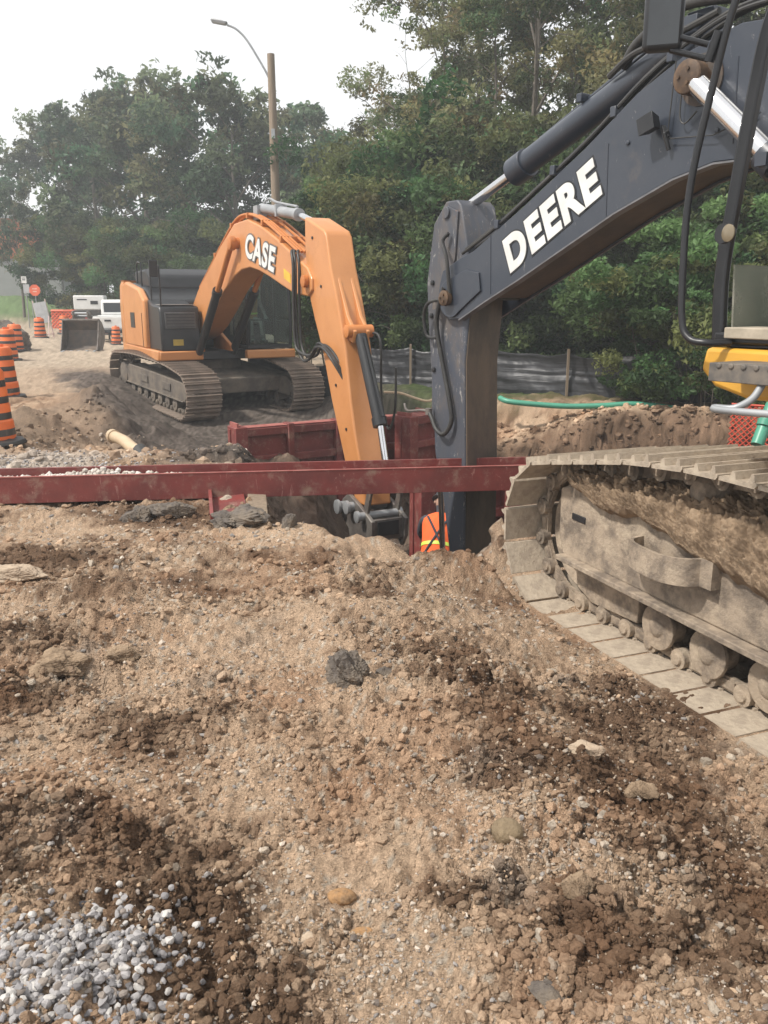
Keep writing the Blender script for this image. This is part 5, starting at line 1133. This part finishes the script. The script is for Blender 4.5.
def pickup():
    p = Vector((-12.5, 40.7, 0)); z = gz(p.x, 40.7)
    o = thing('pickup_truck', 'white pickup truck parked tail first behind the orange machine', 'pickup truck', (p.x, 40.7, z), R(94))
    prof = [(-2.75, .55), (-2.78, .95), (-2.72, 1.12), (-.75, 1.14), (-.72, 1.16), (1.0, 1.16), (1.2, 1.14), (2.4, 1.02), (2.65, .9), (2.7, .55), (2.1, .45), (-2.2, .45)]
    b = MB(); b.prism([(-.78, .5), (-.78, 1.15), (1.1, 1.15), (2.4, 1.02), (2.65, .9), (2.7, .5)], -.95, .95); b.box((-1.75, .93, .82), (2.0, .06, .62)); b.box((-1.75, -.93, .82), (2.0, .06, .62)); b.box((-1.75, 0, .58), (2.0, 1.84, .06)); body = b.build('body', M['white'], o, bevel=.04, seg=3)
    b = MB(); b.prism([(-.75, 1.15), (-.62, 1.80), (-.4, 1.86), (.5, 1.86), (.65, 1.80), (1.15, 1.16)], -.80, .80); cb = b.build('cab', M['white'], o, bevel=.07, seg=3)
    b = MB(); b.box((-.70, 0, 1.50), (.02, 1.3, .42), m=Matrix.Translation((-.02, 0, 0)) @ Matrix.Rotation(0, 4, 'Y')); b.prism([(-.5, 1.24), (-.42, 1.74), (.45, 1.74), (.9, 1.24)], -.83, -.805); b.prism([(-.5, 1.24), (-.42, 1.74), (.45, 1.74), (.9, 1.24)], .805, .83); b.build('window', mat('dark_glass', (.03, .035, .04), .1, 0), cb)
    b = MB(); b.box((-2.76, 0, .86), (.06, 1.78, .50)); tg = b.build('tailgate', M['white'], o, bevel=.02)
    b = MB(); b.box((-2.80, 0, .95), (.02, .28, .08)); b.build('handle', M['black'], tg)
    b = MB(); b.box((-2.85, 0, .48), (.14, 1.8, .16)); b.build('bumper', M['black'], o, bevel=.03)
    for s in (-.90, .90):
        b = MB(); b.box((-2.78, s, .92), (.05, .12, .34)); b.build('taillight', mat('red_lamp', (.4, .02, .02), .3), o, bevel=.01)
    for x in (-1.85, 1.75):
        for s in (-.85, .85):
            b = MB(); m = Matrix.Translation((x, s, .39)) @ Matrix.Rotation(R(90), 4, 'X'); b.lathe([(.24, -.13), (.37, -.13), (.395, -.07), (.395, .07), (.37, .13), (.24, .13)], 24, m); w = b.build('wheel', M['rubber'], o)
            b = MB(); b.lathe([(.05, -.135), (.22, -.11), (.24, -.10), (.24, .10), (.22, .11), (.05, .135)], 18, m); b.build('rim', M['galv'], w)
pickup()
def signs():
    # tall portable board seen from behind
    p = at(47, 331, 43); z = gz(p.x, 43)
    o = thing('portable_sign', 'grey back of a tall leaning portable sign on splayed legs', 'sign', (p.x, 43, z), R(10))
    b = MB(); mm = Matrix.Rotation(R(-10), 4, 'Y') @ Matrix.Rotation(R(-8), 4, 'X'); b.box((0, 0, 1.25), (.62, .03, 1.05), m=mm); b.build('board', mat('sign_back_grey', (.42, .43, .44), .6, 0), o)
    b = MB()
    for s in (-.30, .30): b.bar(mm @ Vector((s, .05, -.1)), mm @ Vector((s, .05, 1.9)), .05, .04); b.bar(mm @ Vector((s, .05, 1.1)), Vector((s-.1, -.7, 0)), .04, .04)
    b.bar(mm @ Vector((-.4, .05, .15)), mm @ Vector((.4, .05, .15)), .05, .05); b.build('leg', mat('white_red_leg', (.6, .45, .42), .6), o)
    p = at(39, 330, 46); z = gz(p.x, 46)
    o = thing('warning_sign', 'orange octagonal sign on a thin post behind the grey sign back', 'sign', (p.x, 46, z), R(0))
    b = MB(); b.tube([(0, 0, 0), (0, 0, 2.3)], .025, 8); b.build('post', M['galv'], o)
    b = MB(); b.prism([(.31*math.cos(a+.39), 2.35+.31*math.sin(a+.39)) for a in np.arange(8)*math.pi/4], -.045, -.03); f = b.build('face', M['redsign'], o)
    b = MB(); b.box((0, -.05, 2.42), (.26, .004, .05)); b.box((0, -.05, 2.28), (.2, .004, .05)); b.build('bars', mat('sign_pale', (.8, .5, .4), .6), f)
    for k, (px, Y, lab) in enumerate(((27, 50, 'small white road sign pair on a thin post near the brick wall'), (32, 52, 'thin bare delineator post right of the white road signs'))):
        p = at(px, 300, Y); z = gz(p.x, Y); o = thing('road_sign' if k == 0 else 'delineator_post', lab, 'road sign' if k == 0 else 'post', (p.x, Y, z))
        b = MB(); b.tube([(0, 0, 0), (0, 0, 2.9 if k == 0 else 1.4)], .03, 8); b.build('post', M['galv'], o)
        if k == 0:
            b = MB(); b.box((-.05, -.04, 2.75), (.30, .015, .38)); b.build('face', M['white'], o); b = MB(); b.box((.05, -.04, 2.25), (.36, .015, .5)); b.build('face', mat('sign_back_grey', (0, 0, 0)), o); b = MB(); b.box((-.05, -.05, 2.75), (.18, .004, .05)); b.box((-.05, -.05, 2.85), (.2, .004, .04)); b.build('bars', M['black'], o)
signs()
# pile of dark stone at far left edge
rock('stone_pile', 'low dark grey stone pile cut by the left edge beyond the drums', 'pile', at(-4, 325, 32).x, 32, 1.1, M['darkrock'], (1.1, .8, .75), 33, .2, 5, .3)
# distant orange safety fence lines
a = at(50, 300, 50); c = at(76, 300, 50); z = gz(a.x, 50); mesh_panel('safety_mesh', 'orange mesh fence left of the white generator in the distance', (a.x, 50, 0), (c.x, 50, 0), z-.1, z+1.0, .22, .05, M['redsign'])
a = at(103, 300, 52); c = at(150, 300, 52); z = gz(a.x, 52); mesh_panel('safety_mesh', 'orange mesh fence right of the white generator in the distance', (a.x, 52, 0), (c.x, 52, 0), z-.1, z+1.0, .22, .05, M['redsign'])
# utility pole + street lamp
def pole():
    p = at(277, 240, 31); o = thing('utility_pole', 'weathered wooden utility pole carrying a curved street lamp arm', 'utility pole', (p.x, 31, -.3)); top = at(275, 54, 31).z+.3
    b = MB(); b.tube([(0, 0, 0), (0, 0, top*.5), (-.02, 0, top)], [.175, .155, .125], 14); b.build('post', M['wood'], o)
    b = MB(); q = lambda px, py: Vector((at(px, py, 31).x-p.x, 0, at(px, py, 31).z+.3))
    b.tube(smooth_path([q(274, 92), q(268, 76), q(258, 58), q(246, 39), q(236, 29), q(227, 25)], 6), .035, 8); b.bar(q(274, 92), q(274, 72), .09, .05); b.build('lamp_arm', M['galv'], o)
    b = MB(); mm = frame_mtx(q(219, 22.5), q(212, 22)-q(228, 25), (0, 1, 0)); b.box((0, 0, 0), (.58, .24, .11), m=mm, taper=(.8, .6)); lh = b.build('lamp_head', M['galv'], o, bevel=.03); b = MB(); b.box((.05, 0, -.065), (.34, .17, .03), m=mm); b.build('lens', M['white'], lh)
    b = MB(); b.box((.0, -.16, top*.75), (.12, .1, .3)); b.build('junction_box', M['galv'], o)
pole()
# building behind the trees at left
def building():
    p = at(0, 290, 64); o = thing('building', 'low building with orange upper wall and grey lower wall behind the far left trees', 'building', (-31, 64, .5))
    b = MB(); b.box((-8, 3, 2.1), (30, 6, 4.2)); b.build('wall', M['wallgrey'], o)
    b = MB(); b.box((-8, 2.95, 5.6), (30.2, 6.2, 2.8)); b.build('wall', M['brick'], o); o.children[-1]['label'] = 'orange upper wall band'
    b = MB(); b.box((-8, 3, 7.1), (30.6, 6.6, .2)); b.build('roof', M['galv'], o)
    for i in range(6):
        b = MB(); b.box((-20+i*4.2, -.02, 2.4), (1.6, .06, 1.2)); b.build('window', mat('dark_glass', (0, 0, 0)), o)
building()

# ================================================================ TREES
leafm = attr_mat('leaves', .55, 0, 3, .25, .3, .5)
def tree_mesh(seed, H, Rc, base, n_clump, leaf, per, tint, gap=.0, trunk_r=.2, skinny=1.0, clump=(.5, 1.1), stems=1, hue=0.):
    rg = np.random.default_rng(seed); rnd = random.Random(seed)
    b = MB(); tips = []
    for sidx in range(stems):
        a0 = rnd.uniform(0, 6.28); x0 = (0 if stems == 1 else rnd.uniform(.1, .5)); ox, oy = x0*math.cos(a0), x0*math.sin(a0)
        pts = []; n = 7; cx, cy = ox, oy
        for i in range(n):
            t = i/(n-1); cx += rnd.uniform(-.12, .12)*H*.06+ox*.25; cy += rnd.uniform(-.12, .12)*H*.06+oy*.25; pts.append((cx, cy, t*H*.85))
        rs = [trunk_r*(1-.85*i/(n-1))/math.sqrt(stems) for i in range(n)]; sp = smooth_path(pts, 4); rr = np.interp(np.linspace(0, 1, len(sp)), np.linspace(0, 1, n), rs)
        b.tube(sp, list(rr), 8)
        nl = 11 if stems == 1 else 7
        for k in range(nl):
            t = base/H+(0.92-base/H)*(k+rnd.random())/nl; i = min(int(t*(len(sp)-1)/.85), len(sp)-1); p = sp[i]; a = k*2.4+rnd.uniform(-.5, .5)
            ln = Rc*(1-.55*max(0, (t-.45)/.55))*rnd.uniform(.65, 1.05)*skinny; el = rnd.uniform(.25, .8)+t*.3
            e = p+Vector((math.cos(a)*math.cos(el), math.sin(a)*math.cos(el), math.sin(el)))*ln; mid = (p+e)/2+Vector((rnd.uniform(-.2, .2), rnd.uniform(-.2, .2), rnd.uniform(-.1, .25)))*ln*.4
            q = smooth_path([p, mid, e], 5); r0 = rr[i]*.55; b.tube(q, [r0*(1-.8*j/(len(q)-1)) for j in range(len(q))], 6)
            tips += [e, mid+(e-mid)*.5]
            for m in range(4):
                u = rnd.uniform(.35, .95); s0 = q[int(u*(len(q)-1))]; aa = a+rnd.uniform(-1.4, 1.4); e2 = s0+Vector((math.cos(aa), math.sin(aa), rnd.uniform(-.1, .9)))*ln*rnd.uniform(.25, .5); b.tube([s0, (s0+e2)/2+Vector((0, 0, .05*ln)), e2], [r0*.4, r0*.28, r0*.1], 5); tips.append(e2)
    T = np.array([tuple(t) for t in tips]); idx = rg.choice(len(T), n_clump, replace=n_clump > len(T)); C = T[idx]+rg.normal(0, Rc*.10, (n_clump, 3))
    cr = rg.uniform(*clump, n_clump); LV = []
    npc = np.maximum(20, (per*cr**2/np.mean(cr**2)).astype(int)); tot = npc.sum(); ci = np.repeat(np.arange(n_clump), npc)
    dirs = rg.normal(size=(tot, 3)); dirs /= np.linalg.norm(dirs, axis=1)[:, None]; rad = rg.random(tot)**.45
    # twiggy sub clusters inside each clump
    P = C[ci]+dirs*rad[:, None]*cr[ci][:, None]*np.array([1.05, 1.05, .62])
    P += .13*cr[ci][:, None]*np.stack([fbm(P[:, 0]*2.3, P[:, 2]*2.3, 2, 3), fbm(P[:, 1]*2.3, P[:, 0]*2.3, 2, 4), fbm(P[:, 2]*2.3, P[:, 1]*2.3, 2, 6)], -1)*3
    keep = fbm(P[:, 0]*1.5+P[:, 1]*.8, P[:, 2]*1.5-P[:, 1]*.6, 3, seed) > (-.25+gap); P = P[keep]; ci = ci[keep]; tot = len(P)
    nrm = rg.normal(size=(tot, 3))+np.array([0, 0, .8]); nrm /= np.linalg.norm(nrm, axis=1)[:, None]; r1 = rg.normal(size=(tot, 3)); a = np.cross(nrm, r1); a /= np.linalg.norm(a, axis=1)[:, None]; c = np.cross(nrm, a)
    s = leaf*rg.uniform(.6, 1.3, tot)[:, None]
    V = np.stack([P-a*s, P-c*s*.45+nrm*s*.1, P+a*s, P+c*s*.45+nrm*s*.1], 1).reshape(-1, 3); Fq = np.arange(tot*4).reshape(-1, 4)
    tc = np.array(tint)*(1+.38*rg.normal(size=(n_clump, 1)).clip(-1.3, 1.6)); tc[:, 0] *= 1+.25*rg.normal(size=n_clump).clip(-1.5, 1.5)
    Cc = tc[ci]*rg.uniform(.7, 1.3, (tot, 1)); Cc = np.repeat(np.clip(Cc, .008, .3), 4, 0)
    return b, V, Fq, Cc
PROTO = {}
def tree(key, loc, rz, sc, label, name='tree', cat='tree', group=None, **kw):
    if key not in PROTO:
        b, V, Fq, Cc = tree_mesh(**kw); tr = b.build('trunk', M['bark'], None); cr = np_mesh('crown', V, Fq, 4, Cc, leafm, False)
        PROTO[key] = (tr.data, cr.data); bpy.data.objects.remove(tr); bpy.data.objects.remove(cr)
    o = thing(name, label, cat, loc, rz, group); o.scale = sc if isinstance(sc, tuple) else (sc,)*3
    for nm, d in zip(('trunk', 'crown'), PROTO[key]):
        c = bpy.data.objects.new(nm, d); COL.objects.link(c); c.parent = o
    return o
FAR = dict(fa=dict(seed=11, H=14, Rc=5.2, base=2.5, n_clump=110, leaf=.20, per=230, tint=(.098, .135, .070), trunk_r=.28, clump=(.6, 1.35), gap=.05),
           fb=dict(seed=12, H=12, Rc=5.0, base=1.6, n_clump=110, leaf=.19, per=220, tint=(.115, .155, .076), trunk_r=.25, clump=(.6, 1.35), gap=.05),
           fc=dict(seed=13, H=15, Rc=5.0, base=3, n_clump=85, leaf=.19, per=170, tint=(.105, .138, .078), trunk_r=.3, clump=(.5, 1.1), gap=.10),
           na=dict(seed=21, H=14, Rc=4.2, base=3.0, n_clump=120, leaf=.075, per=290, tint=(.215, .235, .11), trunk_r=.15, clump=(.32, .72), gap=.14),
           nb=dict(seed=22, H=13, Rc=3.8, base=2.0, n_clump=120, leaf=.08, per=330, tint=(.18, .205, .092), trunk_r=.15, clump=(.35, .8), gap=.09),
           nc=dict(seed=23, H=12, Rc=3.6, base=3.5, n_clump=70, leaf=.085, per=230, tint=(.19, .20, .11), trunk_r=.12, clump=(.3, .65), gap=.14),
           sa=dict(seed=31, H=3.6, Rc=1.9, base=.3, n_clump=70, leaf=.062, per=380, tint=(.080, .120, .045), trunk_r=.05, clump=(.3, .6), stems=4),
           sb=dict(seed=32, H=3.2, Rc=1.7, base=.2, n_clump=70, leaf=.058, per=380, tint=(.130, .150, .058), trunk_r=.05, clump=(.28, .55), stems=5),
           sc=dict(seed=33, H=2.6, Rc=1.3, base=.05, n_clump=60, leaf=.052, per=400, tint=(.11, .17, .062), trunk_r=.03, clump=(.22, .45), stems=6))
def put(key, px, Y, rz, sc, label, **k):
    x = (px-384)/F*Y; z = gz(x, Y)-.1
    return tree(key, (x, Y, z), rz, sc, label, **{**FAR[key], **k})
# far hazy row, left to right
for args in [('fb', -75, 74, .3, .9, 'broad hazy tree cut by the left edge'), ('fc', 34, 54, 1.2, (.33, .33, .52), 'slim low tree in front of the orange wall'), ('fa', 78, 66, 2.2, .86, 'hazy tree stepping up right of the orange wall'),
             ('fc', 112, 57, .7, .84, 'hazy tree behind the white generator'), ('fa', 160, 54, 3.3, .97, 'tall dark hazy tree above the black engine hood'), ('fb', 205, 51, 4.1, .95, 'dense hazy tree above the orange boom'),
             ('fa', 244, 47, 5.2, .90, 'tall hazy tree with visible limbs left of the utility pole'), ('fc', 292, 52, 2.6, .85, 'loose crowned tree right of the utility pole'), ('fb', 325, 46, .4, .80, 'mid height tree behind the top of the orange stick'),
             ('fc', 352, 44, 1.4, .56, 'thin open tree under the gap of sky'), ('fb', 395, 50, 2.9, .52, 'hazy tree filling below the gap of sky'), ('fa', 125, 64, 5.5, .84, 'farthest hazy tree behind the tall dark one'),
             ('fb', -10, 76, 5.9, 1.0, 'farthest hazy tree behind the building side')]:
    put(*args, group='hazy trees across the far end')
# nearer greener row on the right
for args in [('na', 438, 27, .2, .86, 'tall airy green tree at the left end of the right hand row'), ('nc', 405, 30, 1.7, .88, 'slim open tree with bare limbs at the sky gap'), ('nb', 485, 25, 2.1, .80, 'dense green tree behind the dark blue stick'),
             ('na', 525, 23, 3.3, 1.0, 'tall light green tree above the arm cylinder'), ('nb', 590, 24, 4.4, .9, 'dense tree behind the white lettering'), ('nc', 555, 27, .9, 1.15, 'slim tree between two dense ones above the arm cylinder'),
             ('na', 650, 21, 5.6, 1.0, 'green tree behind the mirror'), ('nb', 715, 22, .8, 1.0, 'dense green tree behind the near cab'), ('na', 790, 21, 1.9, 1.0, 'green tree past the right edge of the cab'), ('nb', 860, 20, 3.9, 1.0, 'dense tree outside the right edge'),
             ('nb', 640, 30, 3.0, 1.1, 'back row tree behind the knee of the dark boom'), ('nb', 500, 34, 5.0, .8, 'back row tree behind the arm cylinder rod'), ('nc', 470, 29, 4.0, 1.15, 'tall bare limbed tree left of the arm cylinder')]:
    put(*args, group='green trees along the right bank')
sh = [('sb', 345, 27, .1, 1.25, 'rusty tinged shrub right of the orange stick top'), ('sa', 372, 24, .9, 1.3, 'dark shrub behind the orange bucket cylinder'), ('sb', 400, 22, 2.2, 1.2, 'light green shrub left of the dark stick'), ('sa', 430, 21, 3.0, 1.2, 'shrub directly behind the dark stick'),
      ('sa', 468, 20.5, 4.0, 1.1, 'dark shrub right behind the stick'), ('sa', 512, 20.6, 5.0, 1.1, 'dark leafy shrub under the boom tip'), ('sb', 555, 20, .5, 1.0, 'weedy shrub above the middle of the silt fence'), ('sa', 600, 19.6, 1.5, 1.1, 'dark shrub under the white lettering'),
      ('sa', 645, 18.9, 2.5, 1.05, 'dark shrub left of the handrail'), ('sc', 668, 15.3, 3.5, .75, 'leafy bush hanging over the silt fence'), ('sc', 690, 15.0, 4.5, 1.15, 'big leafy bush beside the near cab'), ('sc', 712, 14.2, .3, .85, 'leafy bush below the yellow skirt'), ('sc', 750, 15.5, 5.0, 1.3, 'leafy bush seen through the cab window'),
      ('sa', 730, 17.5, 5.5, 1.2, 'dark shrub behind the cab pillar'), ('sa', 800, 17, .5, 1.2, 'shrub right of the cab outside the frame'), ('sb', 318, 26, 2.0, 1.0, 'pale shrub beside the orange stick'),
      ('sa', 200, 44, 1.0, 1.5, 'dark shrub behind the engine hood'), ('sa', 150, 47, 2.0, 1.5, 'dark shrub behind the pickup'), ('sa', 80, 54, 3.0, 1.6, 'shrub behind the white generator'), ('sb', 115, 52, 4.0, 1.5, 'dull shrub between generator and pickup'), ('sa', 250, 42, 5, 1.5, 'dark shrub behind the orange boom'),
      ('sa', 535, 22, 3.2, 1.5, 'tall dark shrub deep under the boom'), ('sa', 580, 21.8, 4.2, 1.6, 'tall dark shrub deep behind the lettering'), ('sa', 490, 23, .2, 1.6, 'tall dark shrub deep behind the stick'), ('sa', 660, 20.5, 1.2, 1.6, 'tall dark shrub deep behind the handrail'), ('sa', 420, 25, 4.2, 1.6, 'tall dull shrub deep left of the stick'), ('sa', 365, 30, 5.2, 1.7, 'tall dull shrub behind the orange stick')]
for a in sh: put(*a, name='shrub', cat='shrub', group='shrubs along the verge')
# weeds fringe behind the fence: one ground cover object
def weeds():
    rg = np.random.default_rng(9); n = 26000
    px = rg.uniform(330, 800, n); Y = rg.uniform(15.2, 22, n)+(px < 480)*2.0; fy = np.interp(px, [330, 500, 600, 705, 800], [20.0, 17.5, 16.5, 15.6, 15.5]); Y = np.maximum(Y, fy+.2+.6*rg.random(n)); x = (px-384)/F*Y; h = height(x, Y, False); clump = vn(x*1.6, Y*1.6, 4)
    zz = rg.random(n)**1.3*(.25+.85*clump)
    P = np.stack([x, Y, h+zz], -1); nrm = rg.normal(size=(n, 3)); nrm /= np.linalg.norm(nrm, axis=1)[:, None]; r1 = rg.normal(size=(n, 3)); a = np.cross(nrm, r1); a /= np.linalg.norm(a, axis=1)[:, None]; c = np.cross(nrm, a); s = .055*rg.uniform(.6, 1.5, (n, 1))
    V = np.stack([P-a*s*1.3, P-c*s*.4, P+a*s*1.3, P+c*s*.4], 1).reshape(-1, 3)
    col = np.array([.06, .09, .032])*(1+.5*(clump[:, None]-.5))*rg.uniform(.6, 1.4, (n, 1))
    o = np_mesh('ground_cover', V, np.arange(n*4).reshape(-1, 4), 4, np.repeat(col, 4, 0), leafm, False); tag(o, 'tangle of weeds and low leaves behind the silt fence', kind='stuff')
weeds()

# ================================================================ SKY, SUN, HAZE, CAMERA
w = bpy.data.worlds.new('World'); SC.world = w; w.use_nodes = True; nt = w.node_tree; bg = nt.nodes['Background']
SUN_EL, SUN_AZ = R(52), R(-112)     # azimuth from +Y clockwise
sky = nt.nodes.new('ShaderNodeTexSky'); sky.sky_type = 'NISHITA'; sky.sun_disc = False; sky.sun_elevation = SUN_EL; sky.sun_rotation = SUN_AZ; sky.dust_density = 4; sky.air_density = 1.0
c = mixc(nt, .86, sky.outputs[0], (11.0, 11.0, 11.0)); nt.links.new(c, bg.inputs[0]); bg.inputs[1].default_value = .10
sl = bpy.data.lights.new('sun', 'SUN'); sl.energy = 4.2; sl.angle = R(4); sl.color = (1, .95, .87); so = bpy.data.objects.new('sun', sl); COL.objects.link(so)
dirv = Vector((math.sin(SUN_AZ)*math.cos(SUN_EL), math.cos(SUN_AZ)*math.cos(SUN_EL), math.sin(SUN_EL))); so.rotation_euler = dirv.to_track_quat('Z', 'Y').to_euler()
b = MB(); b.box((0, 33, 10), (190, 90, 26)); hz = b.build('haze', None or bpy.data.materials.new('haze_air'), None, flat=True); tag(hz, 'thin pale haze over the site', kind='stuff')
hm = hz.data.materials[0]; hm.use_nodes = True; n2 = hm.node_tree; n2.nodes.clear(); out = n2.nodes.new('ShaderNodeOutputMaterial'); pv = n2.nodes.new('ShaderNodeVolumePrincipled')
pv.inputs['Color'].default_value = (.88, .92, .95, 1); pv.inputs['Density'].default_value = .0027; n2.links.new(pv.outputs[0], out.inputs['Volume'])
cam = bpy.data.cameras.new('camera'); co = bpy.data.objects.new('camera', cam); COL.objects.link(co); co.location = (0, 0, CAMZ); co.rotation_euler = (math.pi/2-PITCH, 0, 0)
cam.sensor_fit = 'VERTICAL'; cam.sensor_height = 24; cam.lens = F/1024*24; cam.clip_end = 1000; cam.clip_start = .05; SC.camera = co
SC.view_settings.view_transform = 'Standard'; SC.view_settings.look = 'None'; SC.view_settings.exposure = 0.18; SC.view_settings.gamma = 1; SC.view_settings.use_curve_mapping = False
